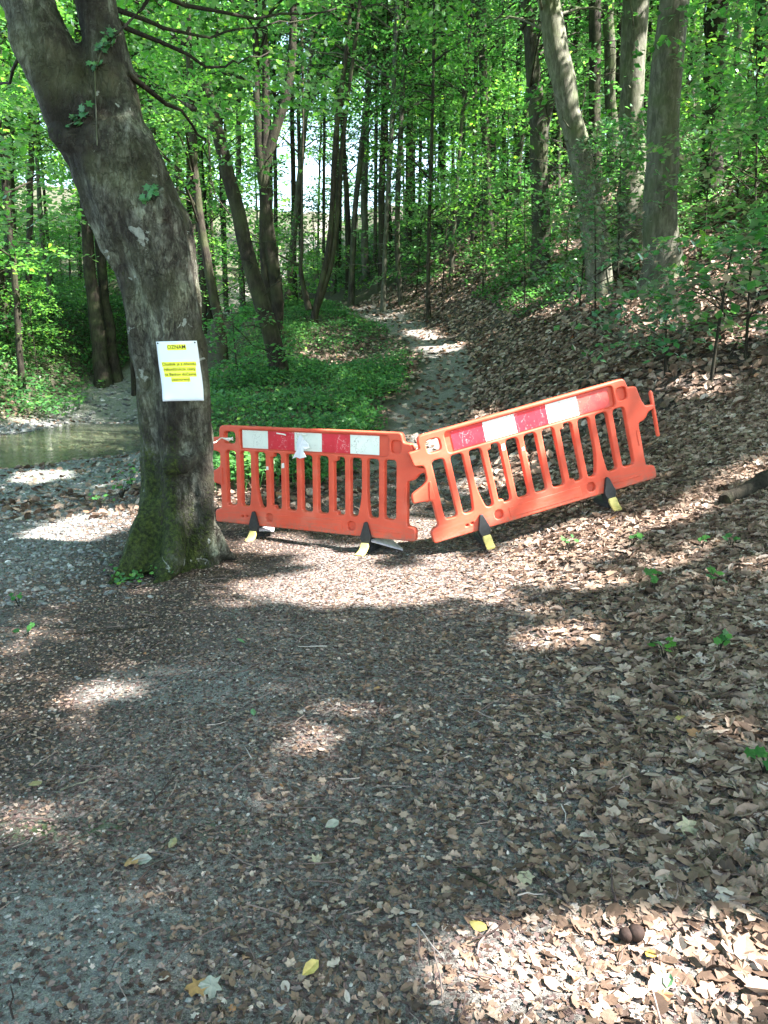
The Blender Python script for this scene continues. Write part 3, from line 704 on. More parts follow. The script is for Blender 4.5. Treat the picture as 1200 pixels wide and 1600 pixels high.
sapling('yellow-green leafed bush at the right edge of the slope', 1185, 480, 1.3, 1.1, 26, M_LEAF_Y, 503, leaf=.11, sr=.4, z0=.4, per=60)
sapling('big leafy sapling reaching in over the slope from the right edge', 1200, 400, 2.2, 1.7, 34, M_LEAF, 504, leaf=.11, sr=.45, z0=.6, per=60)
sapling('layered sapling hiding the foot of the bending green-grey trunk', 905, 480, 3.2, 1.6, 42, M_LEAF, 505, leaf=.10, sr=.6)
sapling('layered sapling in front of the two thick slope trunks', 965, 450, 2.8, 1.5, 36, M_LEAF_D, 506, leaf=.10, sr=.6)
sapling('sapling at the foot of the rough forking tree', 820, 480, 2.8, 1.4, 34, M_LEAF, 507, leaf=.10, sr=.55)
sapling('light-leaved sapling with white-lit leaves at the path crest', 690, 470, 3.6, 1.3, 34, M_LEAF_Y, 508, leaf=.10, sr=.5, z0=1.5)
sapling('sapling beyond the path crest on its right', 755, 465, 3.4, 1.6, 38, M_LEAF, 509, leaf=.11, sr=.6)
sapling('bush between the curving clump and the path crest', 545, 468, 1.6, 1.4, 26, M_LEAF_Y, 510, leaf=.11, sr=.5, z0=.2)
sapling('bush behind the dark twin trunk', 400, 480, 2.2, 1.8, 36, M_LEAF_Y, 511, leaf=.11, sr=.6, Y=22)
sapling('bush at the mound edge right of the mossy tree', 370, 560, 1.4, 1.3, 28, M_LEAF, 512, leaf=.09, sr=.5, z0=.1, Y=14)
sapling('tall sapling on the slope right of the thickest trunk', 1100, 380, 3.0, 1.6, 36, M_LEAF, 513, leaf=.11, sr=.6)
sapling('sapling under the dark trunk upslope', 1150, 330, 3.0, 1.6, 34, M_LEAF_Y, 514, leaf=.12, sr=.6)
def low_saplings():
    L = [('drooping leafy sapling before the slope at the far right, large leaves', 1165, 560, 1.5, 1.2, 30, M_LEAF, .12), ('bushy sapling filling the gap left of the thickest slope trunk', 1000, 400, 3.4, 1.5, 46, M_LEAF, .11),
         ('wide sapling with flat leaf layers behind the rough forking tree', 880, 440, 4.6, 2.0, 60, M_LEAF, .12), ('tall sapling with flat leaf layers over the bend of the path', 790, 440, 4.6, 1.9, 56, M_LEAF_Y, .12),
         ('thin sapling with deep green layers on the mid slope', 930, 520, 2.0, 1.2, 26, M_LEAF_D, .10), ('broad sapling high on the slope near the right edge', 1180, 380, 3.6, 2.0, 56, M_LEAF, .12),
         ('sapling with sunlit crown above the slope logs', 1090, 300, 4.0, 2.0, 56, M_LEAF_Y, .12), ('sapling between the two dark upslope trunks', 1155, 270, 4.0, 2.0, 50, M_LEAF_Y, .12),
         ('leafy sapling at the left foot of the dark twin trunk', 385, 500, 3.6, 1.6, 44, M_LEAF_Y, .11), ('sapling standing behind the clump of curving stems', 500, 462, 3.4, 1.6, 40, M_LEAF, .11),
         ('tall sapling hanging over the stream bar upstream', 235, 560, 5.0, 2.2, 60, M_LEAF_Y, .12), ('sapling beyond the crest between thin stems', 650, 462, 4.8, 1.8, 50, M_LEAF, .12)]
    for i, (lb, u, v, h, cr, n, lm, lf) in enumerate(L): sapling(lb, u, v, h, cr, n, lm, 540+i, leaf=lf, sr=.55, z0=.4, per=40)
low_saplings()
FAR_S = []
rg = np.random.default_rng(88); cnt = 0
gp = []
for k in range(4):
    t = make_tree((0, 0, 0), [[[0, 0, -.1, .03], [.1, 0, 2, .022], [.2, .1, 4.2, .006]]], (.3+.3*k, 4.4, 1.7, 46, .65), M_BARK_D, [M_LEAF, M_LEAF_Y][k % 2], 600+k, sides=5, leaf=.13, per=34, name='understory_sapling', parts=('stem', 'foliage')); gp.append([t, 0])
while cnt < 80:
    y = 20 + 34*rg.random(); x = (rg.random()*2-1)*(y*.55+1)
    if stream_d(np.array([x]), np.array([y]))[0][0] < 3.4 or abs(x-T(T_XC, y)) < 2.0: continue
    if -9.5 < x < -4 and y < 40: continue
    k = int(rg.integers(4)); loc = (x, y, H1(x, y)); s = rg.uniform(.6, 1.25)
    if not gp[k][1]: t = gp[k][0]; t.location = loc; gp[k][1] = 1
    else: t = copy_tree(gp[k][0], loc, rg.random()*6.28, s)
    tag(t, 'leafy sapling deep under the far trees', 'sapling', 'understory saplings of the far wood'); cnt += 1
    FAR_S.append((t, loc, 38, 'leafy far sapling'))
LAND = [(-1e9, ''), (0, 'the left picture edge'), (165, 'the trunks rooted together'), (330, 'the mossy tree'), (425, 'the dark twin trunk'), (505, 'the curving clump'), (600, 'the pale crest stem'), (670, 'the path-edge sapling stem'), (765, 'the tall thin trunk'), (845, 'the rough forking tree'), (925, 'the bending trunk'), (1040, 'the thickest slope trunk'), (1115, 'the dark upslope trunk'), (1200, 'the right picture edge'), (1e9, '')]
ORD = 'first second third fourth fifth sixth seventh eighth ninth tenth eleventh twelfth thirteenth fourteenth fifteenth sixteenth seventeenth eighteenth nineteenth twentieth'.split()
for L_, grp in ((FAR_T, 0), (FAR_S, 1)):
    for i in range(1, len(LAND)-2):
        a, b = LAND[i], LAND[i+1]; q = []
        for (t, loc, ym, nm) in L_:
            if loc[1] > ym: continue
            u_ = project(np.array([[loc[0], loc[1], loc[2]+2.]]))[0][0]
            if a[0] <= u_ < b[0]: q.append((u_, t, nm))
        q.sort(key=lambda w: w[0])
        for k, (u_, t, nm) in enumerate(q[:20]): t['label'] = ('%s %s from left between %s and %s' % (ORD[k], nm, a[1], b[1])) if len(q) > 1 else '%s standing between %s and %s' % (nm, a[1], b[1])

# ------------------------------------------------------------------ undergrowth (ground cover)
def cover(name, n, region, hfun, leaf, mat, label, seed):
    rng = np.random.default_rng(seed); x, y = region(n, rng); n = len(x)
    gz = H(x, y); hh = hfun(x, y)*(.35+.65*rng.random(n))
    P = np.stack([x, y, gz + hh], 1); N = np.stack([.45*rng.standard_normal(n), .45*rng.standard_normal(n)-.25, np.ones(n)], 1)
    mb = MB(); mb.add(*leaves(TS, P, N, rng.uniform(.6, 1.3, n)*leaf, rng))
    k = rng.random(n) < .12; Pk = P[k]; m = len(Pk); w = .004
    Q = np.stack([Pk+[-w, 0, 0], Pk+[w, 0, 0], np.c_[Pk[:, :2]+.05*rng.standard_normal((m, 2)), gz[k]]], 1).reshape(-1, 3)
    mb.add(Q, np.arange(3*m).reshape(-1, 3))
    o = mb.build(name, mat); tag(o, label, 'undergrowth', kind='stuff'); return o
def clumps(x, y, s, seed, lo=.42, hi=.6): return sstep(lo, hi, fbm(x, y, s, seed))
def reg_mound(n, rng):
    y = 8.2 + 14.4*rng.random(n)**1.15; x = -6.2 + 8.0*rng.random(n)
    w = sstep(-.55, -.95, x - T(T_XC, y) + .7*(fbm(x, y, 1.2, 70)-.5))*(1-sstep(T(T_XD, y)-.6, T(T_XD, y)-1.2, x)*1.0)
    w = w*np.where(y < 13, .45+.55*clumps(x, y, .9, 71), .12+.88*clumps(x, y, .9, 71))*(1-.95*np.exp(-(((x+.75)/1.7)**2+((y-16.8)/1.7)**2)))
    w = w*np.where(x < T(T_XD, y)+.15, 0, 1)
    w = w*np.where(y < 9.6, sstep(8.3, 9.4, y+.5*(x < -.6)+.8*(x < -1.4)), 1)
    k = rng.random(n) < w; return x[k], y[k]
cover('undergrowth', 150000, reg_mound, lambda x, y: .08+(.34+.2*(y < 12))*fbm(x, y, 1.1, 72), .072, M_UNDER, 'low green undergrowth covering the mound left of the path', 21)
def reg_bank(n, rng):
    y = 15 + 22*rng.random(n); x = -30 + 22*rng.random(n)
    w = sstep(.1, 1.1, bank_edge(y) - .1 - x)*(.35+.65*clumps(x, y, .6, 73)); k = rng.random(n) < w; return x[k], y[k]
cover('bank_undergrowth', 120000, reg_bank, lambda x, y: .12+.95*fbm(x, y, .7, 74, 3)*sstep(.1, 1.6, bank_edge(y)-x), .12, M_UNDER, 'dense green bushes and nettles on the far stream bank', 22)
def reg_far(n, rng):
    y = 22 + 30*rng.random(n); x = (rng.random(n)*2-1)*(y*.55)
    w = (.1+.9*clumps(x, y, .35, 75, .38, .55))*sstep(1.2, 2.2, np.abs(x-T(T_XC, y)))*np.where((x > 1.5) & (y < 26), .15, 1)*np.where((x < -5.6) & (x > -9.5) & (y < 34), 0, 1); k = rng.random(n) < w; return x[k], y[k]
cover('far_undergrowth', 90000, reg_far, lambda x, y: .1+.8*fbm(x, y, .4, 76), .15, M_UNDER, 'green undergrowth between the far trunks beyond the crest', 23)
def reg_slope(n, rng):
    y = 11 + 12*rng.random(n); x = T(T_XC, y) + 1.6 + 9*rng.random(n)
    w = np.maximum(clumps(x, y, .55, 77, .55, .68)*.5, clumps(x, y, .7, 79, .42, .55)*sstep(14.5, 17, y)*.8); k = rng.random(n) < w; return x[k], y[k]
cover('slope_undergrowth', 60000, reg_slope, lambda x, y: .08+.35*fbm(x, y, .7, 78), .08, M_LEAF, 'scattered dark green plants on the leafy slope', 24)

# the wood that closes the view, too far off to tell its trees apart
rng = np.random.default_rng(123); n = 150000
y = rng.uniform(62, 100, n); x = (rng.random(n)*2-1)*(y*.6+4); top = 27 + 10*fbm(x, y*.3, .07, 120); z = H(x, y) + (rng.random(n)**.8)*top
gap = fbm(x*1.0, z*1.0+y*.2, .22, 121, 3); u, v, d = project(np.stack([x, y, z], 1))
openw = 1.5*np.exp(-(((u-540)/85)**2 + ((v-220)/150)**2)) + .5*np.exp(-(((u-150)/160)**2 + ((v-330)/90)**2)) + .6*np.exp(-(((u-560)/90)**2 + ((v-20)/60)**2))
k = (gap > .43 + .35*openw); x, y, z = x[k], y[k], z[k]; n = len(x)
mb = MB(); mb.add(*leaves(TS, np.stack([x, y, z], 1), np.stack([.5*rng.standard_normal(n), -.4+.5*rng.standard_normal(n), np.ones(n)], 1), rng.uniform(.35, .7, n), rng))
tag(mb.build('distant_wood', M_LEAF_HAZE), 'pale green mass of the distant wood behind the far trees', 'wood', kind='stuff')

# ------------------------------------------------------------------ unseen crowns overhead, added and gapped to dapple the ground
rng = np.random.default_rng(99)
n = 9800
tx = rng.uniform(-15, 9.5, n); ty = rng.uniform(-.5, 26, n); tz = H(tx, ty)
dens = (.55+.45*sstep(.25, .5, fbm(tx, ty, .9, 90)))*np.where((ty > 16) | (tx < -9), np.where((tx > -7) & (ty < 21), .5, .28)*sstep(.42, .55, fbm(tx, ty, .55, 91)), 1)
k = rng.random(n) < dens; tx, ty, tz = tx[k], ty[k], tz[k]; n = len(tx)
hz = rng.uniform(8.0, 12.5, n); tt = hz/SUN[2]
CP_ = np.stack([tx, ty, tz], 1) + tt[:, None]*SUN
lim = 1.5 + .47*np.clip(CP_[:, 1], 0, 99) + .9
add = np.clip(lim-CP_[:, 2], 0, None); CP_ += (add/SUN[2])[:, None]*SUN*1.0
per = 26
LP = np.repeat(CP_, per, 0) + rng.standard_normal((n*per, 3))*np.array([.34, .34, .10])
keep = sun_open(LP, rng)
LP = LP[keep]
Vis = project(LP); inf = (LP[:, 1] > 0) & (Vis[0] > -20) & (Vis[0] < 1220) & (Vis[1] > -20) & (Vis[1] < 1620)
LP = LP[~inf]
TR = [(8.4, .55), (12.0, 5.5), (10.2, -3.0), (15.5, 2.4), (4.6, -4.5), (17.0, 8.0)]
PU = [p for p in PT if p[2] < 24]
near = np.argmin([np.hypot(LP[:, 0]-a, LP[:, 1]-b) for a, b in TR + [(p[1], p[2]) for p in PU]], axis=0)
for i, (t_, a, b) in enumerate(PU):  # extra leaves above the frame, added to these trees only for shade
    sel = LP[near == i+len(TR)]
    if len(sel) < 30: continue
    o_ = np.array(t_.location); mb = MB(); N = np.stack([.4*rng.standard_normal(len(sel)), .4*rng.standard_normal(len(sel)), np.ones(len(sel))], 1) + SUN*.5
    mb.add(*leaves(tmpl_simple(.8), sel-o_, N, rng.uniform(.13, .21, len(sel)), rng)); mb.build('upper_crown', M_LEAF, t_)
for i, (a, b) in enumerate(TR):  # trees added out of view to cast the dappled shade
    z0 = H1(a, b); root = empty('overhanging_tree', (a, b, z0)); sel = LP[near == i]
    N = np.stack([.4*rng.standard_normal(len(sel)), .4*rng.standard_normal(len(sel)), np.ones(len(sel))], 1) + SUN*.5
    mb = MB(); mb.add(*leaves(tmpl_simple(.8), sel-np.array([a, b, z0]), N, rng.uniform(.13, .21, len(sel)), rng)); mb.build('crown', M_LEAF, root)
    tk = MB(); s = spline(np.array([[0, 0, -.3, .3], [.1, .1, 3, .24], [.2, -.1, 8, .16], [0, 0, 13, .05]]), 16); tk.tube(s[:, :3], s[:, 3], 12, .1, i)
    for c in sel[rng.integers(0, len(sel), 60)] - np.array([a, b, z0]):
        st = np.array([0, 0, max(3., c[2]*.6)]); P = spline(np.array([[*st, .07], [*((st+c)/2+[0, 0, .6]), .04], [*c, .015]]), 8)
        PW_ = spline(P, 30)[:, :3] + np.array([a, b, z0])
        if not sun_open(PW_, np.random.default_rng(1)).all(): continue
        tk.tube(P[:, :3], P[:, 3], 6, cap=False)
    tk.build('trunk', M_BARK, root, True)
    tag(root, ['large beech on the slope beside the camera, its crown shading the barriers', 'beech upslope right of the frame', 'beech behind the camera on the right', 'beech high on the slope to the right', 'beech behind the camera near the track', 'beech far upslope right of the frame'][i], 'tree', 'trees overhanging the path from outside the picture')

# ------------------------------------------------------------------ the mossy tree
TY = 5.85
tb = np.array([*at(279, 800, TY)[:2], 0.0]); tb[2] = H1(tb[0], tb[1])
def mat_big():
    m, t, out = newmat('bark_hornbeam')
    tc = N_(t, 'ShaderNodeTexCoord'); P = tc.outputs['Object']
    mp = N_(t, 'ShaderNodeMapping'); t.links.new(P, mp.inputs[0]); mp.inputs['Scale'].default_value = (1, 1, .28)
    n1 = noise(t, 9, 8, .68, mp.outputs[0], .6); n2 = noise(t, 3.1, 5, .6, mp.outputs[0], .8); n3 = noise(t, 40, 4, .65, P); n4 = noise(t, 1.7, 3, .6, P)
    mf = N_(t, 'ShaderNodeMapping'); t.links.new(P, mf.inputs[0]); mf.inputs['Scale'].default_value = (1, 1, .38)
    nf = noise(t, 34, 7, .72, mf.outputs[0], .8); vc = N_(t, 'ShaderNodeTexVoronoi'); vc.feature = 'DISTANCE_TO_EDGE'; vc.inputs['Scale'].default_value = 16
    t.links.new(mixc(t, .12, mf.outputs[0], noise(t, 9, 4, .6, P).outputs['Color']), vc.inputs['Vector'])
    crk = ramp(t, [(.0, (1, 1, 1)), (.06, (0, 0, 0))], vc.outputs['Distance']).outputs[0]
    mixn = mth(t, 'ADD', mth(t, 'MULTIPLY', n1.outputs[0], .5), mth(t, 'MULTIPLY', nf.outputs[0], .5))
    c = ramp(t, [(.40, (.018, .017, .013)), (.47, (.06, .062, .048)), (.53, (.12, .128, .105)), (.61, (.22, .24, .205))], mixn).outputs[0]
    c = mixc(t, mth(t, 'MULTIPLY', crk, mth(t, 'MULTIPLY', n2.outputs[0], 1.1)), c, (.022, .020, .015))
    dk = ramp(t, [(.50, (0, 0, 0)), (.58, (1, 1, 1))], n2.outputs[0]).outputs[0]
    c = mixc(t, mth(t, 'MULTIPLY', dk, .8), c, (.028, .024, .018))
    n6 = noise(t, 2.6, 4, .65, P, .5); c = mixc(t, 1.0, c, ramp(t, [(.40, (.42, .40, .36)), (.52, (.95, .95, .93)), (.62, (1.55, 1.62, 1.45))], n6.outputs[0]).outputs[0], 'MULTIPLY')
    al = ramp(t, [(.5, (0, 0, 0)), (.65, (1, 1, 1))], n4.outputs[0]).outputs[0]
    c = mixc(t, mth(t, 'MULTIPLY', al, .35), c, (.10, .12, .05))
    sx = N_(t, 'ShaderNodeSeparateXYZ'); t.links.new(P, sx.inputs[0])
    # moss grows up the stream side of the foot and over the roots
    lowm = mth(t, 'SUBTRACT', 1.18, mth(t, 'DIVIDE', mth(t, 'ADD', sx.outputs[2], mth(t, 'MULTIPLY', sx.outputs[0], 2.6)), 1.15))
    mm = mth(t, 'ADD', lowm, mth(t, 'MULTIPLY', mth(t, 'SUBTRACT', n2.outputs[0], .5), 2.6))
    mm = mth(t, 'ADD', mm, mth(t, 'MULTIPLY', mth(t, 'SUBTRACT', n3.outputs[0], .5), 1.4))
    mr = ramp(t, [(.35, (0, 0, 0)), (.85, (1, 1, 1))], mm).outputs[0]
    mossc = ramp(t, [(.36, (.008, .016, .004)), (.5, (.030, .055, .010)), (.64, (.075, .11, .018))], n3.outputs[0]).outputs[0]
    c = mixc(t, mth(t, 'MULTIPLY', mr, .9), c, mossc)
    nw = noise(t, 6.5, 5, .62, P, .6); n5 = noise(t, 1.4, 2, .5, P)
    li = ramp(t, [(.665, (0, 0, 0)), (.685, (1, 1, 1))], mth(t, 'ADD', nw.outputs[0], mth(t, 'MULTIPLY', mth(t, 'SUBTRACT', n5.outputs[0], .5), .22))).outputs[0]
    c = mixc(t, mth(t, 'MULTIPLY', li, .85), c, (.34, .39, .35))
    sp_ = noise(t, 48, 4, .6, P, .5); sm = ramp(t, [(.69, (0, 0, 0)), (.74, (1, 1, 1))], sp_.outputs[0]).outputs[0]
    c = mixc(t, mth(t, 'MULTIPLY', sm, .45), c, (.30, .33, .29))
    hh = mth(t, 'ADD', mth(t, 'MULTIPLY', n1.outputs[0], 1.0), mth(t, 'MULTIPLY', nf.outputs[0], .9)); hh = mth(t, 'SUBTRACT', hh, mth(t, 'MULTIPLY', crk, .25))
    hh = mth(t, 'ADD', hh, mth(t, 'MULTIPLY', mth(t, 'MULTIPLY', mr, n3.outputs[0]), 1.2))
    princ(t, out, c, .82, .25, bumpn(t, hh, 1.0, .05)); return m
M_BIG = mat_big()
mb = MB()
def pxs(L, Y=TY, dy=0.0): return [[*at(u, v, Y+dy*i), .5*w*Y/1200*.97] for i, (u, v, w) in enumerate(L)]
def addst(L, n, sides=20, wob=.10, seed=0):
    s = np.array(L, float); s[:, :3] -= tb; s = spline(s, n); mb.tube(s[:, :3], s[:, 3], sides, wob, seed)
foot = [[tb[0], TY, tb[2]-.25, .33]]
addst(foot + pxs([(281,880,124),(281,840,117),(281,790,112),(281,740,114),(280,690,114),(277,640,114),(275,600,114),(270,550,114),(262,500,117),(256,450,121),(245,400,130),(224,350,143),(202,300,142),(184,250,138),(165,205,120)]), 46, 24, .07, 3)
addst(pxs([(176,260,104),(150,215,104),(118,160,98),(88,100,86),(62,50,80),(40,0,76),(10,-80,72),(-40,-220,66),(-80,-420,58),(-100,-700,44)], dy=.0), 30, 20, .08, 4)
addst(pxs([(190,260,90),(190,205,84),(182,150,76),(170,100,70),(157,50,66),(147,0,66),(140,-80,60),(150,-250,52),(170,-500,40)], dy=.02), 26, 18, .08, 5)
addst(pxs([(160,70,26),(185,48,22),(205,30,16),(228,6,14),(245,-30,12)], Y=TY-.05), 10, 10, .1, 6)
addst(pxs([(196,110,14),(212,116,8),(240,128,6),(275,155,6),(310,173,4)], Y=TY+.1), 10, 7, .1, 7)
# old branch collars and the burl
addst(pxs([(150,236,60),(122,222,46),(98,212,34),(86,205,16)], Y=TY-.16), 6, 10, .2, 8)
addst(pxs([(264,316,56),(238,320,48),(212,324,28)], Y=TY-.22), 6, 10, .2, 9)
addst(pxs([(262,300,44),(268,292,30),(272,286,10)], Y=TY-.05), 6, 10, .2, 10)
bu = at(281, 722, TY-.25)-tb
s = np.array([[*(bu+[-.10, .06, .05]), .05], [*(bu+[-.05, -.015, -.02]), .085], [*(bu+[.03, -.02, -.03]), .085], [*(bu+[.10, .06, .04]), .05]]); mb.tube(s[:, :3], s[:, 3], 12, .15, 11)
addst(pxs([(268,722,60),(268,770,50),(262,820,46),(250,870,40)], Y=TY-.15), 10, 12, .2, 12)
addst(pxs([(306,700,40),(310,770,40),(312,830,42),(322,870,40)], Y=TY-.12), 10, 12, .2, 13)
def root(uv, r, z=.25, seed=0, bend=(0, 0)):
    pts = []
    a0 = np.array([tb[0], TY, tb[2]+z])
    g1 = ground_at(*uv); d = g1-a0; L = math.hypot(d[0], d[1])
    dirn = np.array([d[0], d[1], 0])/L
    for f, rr, hz_ in ((.15, r*1.5, z+.12), (.38, r*1.35, z*.75), (.6, r*1.05, .12), (.8, r*.75, .05), (1.0, r*.35, -.01)):
        q = a0 + dirn*L*f; q[:2] += np.array(bend)*math.sin(f*3.14); pts.append([q[0], q[1], H1(q[0], q[1])+hz_-.02, rr])
    pts.append([g1[0]+dirn[0]*.12, g1[1]+dirn[1]*.12, g1[2]-.08, .02]); addst(pts, 12, 12, .25, seed)
root((162, 920), .11, .38, 21); root((202, 908), .115, .40, 22, (.02, 0)); root((238, 915), .105, .34, 23); root((300, 885), .10, .30, 24); root((335, 875), .105, .30, 25); root((378, 874), .095, .32, 26)
root((350, 850), .08, .45, 27)
tmp = mb.build('trunk', None)
md = tmp.modifiers.new('r', 'REMESH'); md.mode = 'VOXEL'; md.voxel_size = .017
ms = tmp.modifiers.new('s', 'SMOOTH'); ms.iterations = 2; ms.factor = .5
dg = bpy.context.evaluated_depsgraph_get(); me = bpy.data.meshes.new_from_object(tmp.evaluated_get(dg)); bpy.data.objects.remove(tmp)
nv = len(me.vertices); co = np.empty(nv*3, np.float32); me.vertices.foreach_get('co', co); co = co.reshape(-1, 3).astype(float)
no = np.empty(nv*3, np.float32); me.vertex_normals.foreach_get('vector', no); no = no.reshape(-1, 3)
ang = np.arctan2(co[:, 1]-0, co[:, 0] - np.interp(co[:, 2], [0, 2, 3, 4], [0, -.1, -.6, -1.1]))
fl = (vnoise(ang*2.2+10, co[:, 2]*.55, 1.0, 5)-.5)*(.055+.10*np.exp(-np.clip(co[:, 2], 0, 9)/.7))*1.3
q3 = co*np.array([1, 1, .45])
fl = fl + (vn3(q3, 8, 2)-.5)*.050 + (vn3(q3, 22, 3)-.5)*.030 + (vn3(co, 55, 4)-.5)*.010
co = co + no*fl[:, None]; me.vertices.foreach_set('co', co.astype(np.float32).ravel())
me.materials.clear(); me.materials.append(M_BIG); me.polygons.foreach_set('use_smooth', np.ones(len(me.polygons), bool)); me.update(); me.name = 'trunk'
big = empty('hornbeam_tree', tb); trunk = bpy.data.objects.new('trunk', me); C.objects.link(trunk); trunk.parent = big
tag(big, 'thick leaning tree with mossy roots beside the stream, a notice fixed to its trunk', 'tree')
from mathutils.bvhtree import BVHTree
_tri = [tuple(p.vertices) for p in me.polygons]
BVH = BVHTree.FromPolygons([tuple(c+tb) for c in co], _tri)
# its leaves: low sprays reaching towards the path and the stream
rng = np.random.default_rng(7)
cents, rads_ = [], []
for (u0, u1, v0, v1, y0, y1, n, sr) in [(215, 520, -60, 190, 8, 12, 62, .42), (190, 420, 60, 300, 10, 12.5, 26, .4), (-60, 60, -40, 330, 8, 12, 34, .42), (-40, 120, 180, 420, 10, 13, 18, .42), (420, 700, -80, 60, 9, 13, 20, .4), (90, 240, -60, 60, 6.6, 8, 9, .25)]:
    for _ in range(n):
        cents.append(at(rng.uniform(u0, u1), rng.uniform(v0, v1), rng.uniform(y0, y1))-tb); rads_.append(sr*rng.uniform(.7, 1.35))
for _ in range(70):
    a = rng.random()*6.28; r = rng.uniform(.5, 4); cents.append(np.array([-1.2+r*math.cos(a), r*math.sin(a)*.9+.5, rng.uniform(5.2, 7.5)])); rads_.append(.55)
cm = crown_mesh(rng, cents, rads_, .085, 58, .07, tmpl_ovate(.66, .1), base=tb)
cm.build('crown', M_LEAF_Y, big)
br = MB()
for tgt in [((150, 10), (300, 60), (520, 20), 7.5, 10.5), ((150, 0), (330, 110), (440, 75), 7.5, 11), ((60, 20), (20, 120), (-40, 160), 6.5, 9), ((200, 115), (300, 180), (330, 260), 6.2, 10), ((150, -20), (420, 30), (640, 5), 8, 12)]:
    (a, b, c_, y1, y2) = tgt
    P = np.array([[*at(a[0], a[1], TY), .022], [*at(b[0], b[1], y1), .012], [*at(c_[0], c_[1], y2), .004]]); P[:, :3] -= tb
    P = spline(P, 14); P[1:-1, :3] += .02*rng.standard_normal((12, 3)); br.tube(P[:, :3], P[:, 3], 7)
br.build('branch', M_BARK_D, big, True)
# ivy and small plants on the branch collars and among the roots
pl = MB(); ivv = []
for (u, v, n, sp_r) in [(118, 192, 14, .10), (135, 180, 8, .07), (238, 303, 12, .07), (228, 315, 8, .05), (160, 75, 16, .12), (175, 60, 10, .1), (150, 105, 8, .07)]:
    for _ in range(n):
        uu = u+rng.normal()*sp_r*60; vv = v+rng.normal()*sp_r*45; r_ = Vector(ray(uu, vv)).normalized()
        hit = BVH.ray_cast(Vector((0, 0, CAMZ)), r_)
        if hit[0] is not None: ivv.append(np.array(hit[0])-tb + np.array([0, -.02, .015]) + .012*rng.standard_normal(3))
ivv = np.array(ivv); pl.add(*leaves(tmpl_lobed(11), ivv, np.array([-.1, -.7, .7])+.4*rng.standard_normal((len(ivv), 3)), rng.uniform(.04, .075, len(ivv)), rng))
pl.build('ivy', M_LEAF_D, big)
vm = MB()
for L_ in ([(149, 108), (150, 140), (151, 170), (152, 200), (153, 228)], [(172, 40), (166, 62), (158, 85), (151, 108)], [(140, 176), (130, 184), (118, 192), (108, 196)], [(246, 296), (238, 304), (229, 313)]):
    Pv = []
    for (u, v) in L_:
        h_ = BVH.ray_cast(Vector((0, 0, CAMZ)), Vector(ray(u, v)).normalized())
        if h_[0] is not None: Pv.append(np.array(h_[0])-tb+[0, -.012, 0])
    if len(Pv) > 2: vm.tube(spline(np.array(Pv), 12), .0045, 5)
vm.build('vine', M_BARK_L, big)
pl = MB(); q = []
for (u, v) in [(205, 915), (215, 900), (190, 912), (250, 905), (262, 892), (228, 893), (180, 900), (240, 880)]:
    for _ in range(12):
        g_ = ground_at(u+rng.normal()*10, v+rng.normal()*6); q.append(g_-tb+[0, -.02, rng.uniform(.02, .09)])
q = np.array(q); pl.add(*leaves(tmpl_ovate(.75, .08), q, np.array([0, -.4, 1])+.35*rng.standard_normal((len(q), 3)), rng.uniform(.025, .05, len(q)), rng))
o = pl.build('root_seedlings', M_UNDER); o.location = tb; tag(o, 'small green leaves sprouting between the mossy roots', 'plants', kind='stuff')

# ------------------------------------------------------------------ notice on the trunk
M_PAPER = simple('paper', (.66, .73, .80), .55, .3, 8, .02)
M_HI = simple('highlighter', (.80, .82, .05), .6, .3, 20, .04)
M_INK = simple('ink', (.03, .03, .03), .6, .2, 30, .1)
pc = at(279, 580, TY-.33); PW, PH = .297, .42; al_ = rad(5.5); RC = .55
def paper_xy(px, pz): # flat sheet coordinates -> world x,z before depth
    c, s = math.cos(al_), math.sin(al_); return px*c - pz*s*1.0, pz*c + px*s*.2
def paper_map(px, pz, off=0.0):
    x, z = paper_xy(px, pz); th = x/RC
    return np.stack([pc[0]+RC*np.sin(th), pc[1]+RC*(1-np.cos(th)) - off + .10*z*0 + .005*np.sin(pz*9+px*7) + .003*np.sin(pz*31-px*22), pc[2]+z + 0*x], -1)
gxp, gzp = np.meshgrid(np.linspace(-PW/2, PW/2, 15), np.linspace(-PH/2, PH/2, 19))
PP = paper_map(gxp.ravel(), gzp.ravel())
mn = 9
for p in PP:
    h_ = BVH.ray_cast(Vector((p[0], 3.0, p[2])), Vector((0, 1, 0)))
    if h_[0] is not None: mn = min(mn, h_[0].y - p[1])
pc[1] += mn*0.0 + (mn - .006)
PP = paper_map(gxp.ravel(), gzp.ravel())
kk = np.hypot(np.abs(gxp.ravel())-PW/2, gzp.ravel()+PH/2); PP[:, 1] -= .03*np.exp(-(kk/.05)**2)
ii = (np.arange(18)[:, None]*15+np.arange(14)[None]).ravel()
notice = empty('notice', pc)
sheet = mesh_obj('sheet', PP-pc, np.stack([ii, ii+1, ii+16, ii+15], 1), M_PAPER, notice, True)
tag(notice, 'white paper notice with yellow highlighted lines fixed to the mossy trunk', 'notice')
sm_ = sheet.modifiers.new('t', 'SOLIDIFY'); sm_.thickness = .0012; sm_.offset = 1
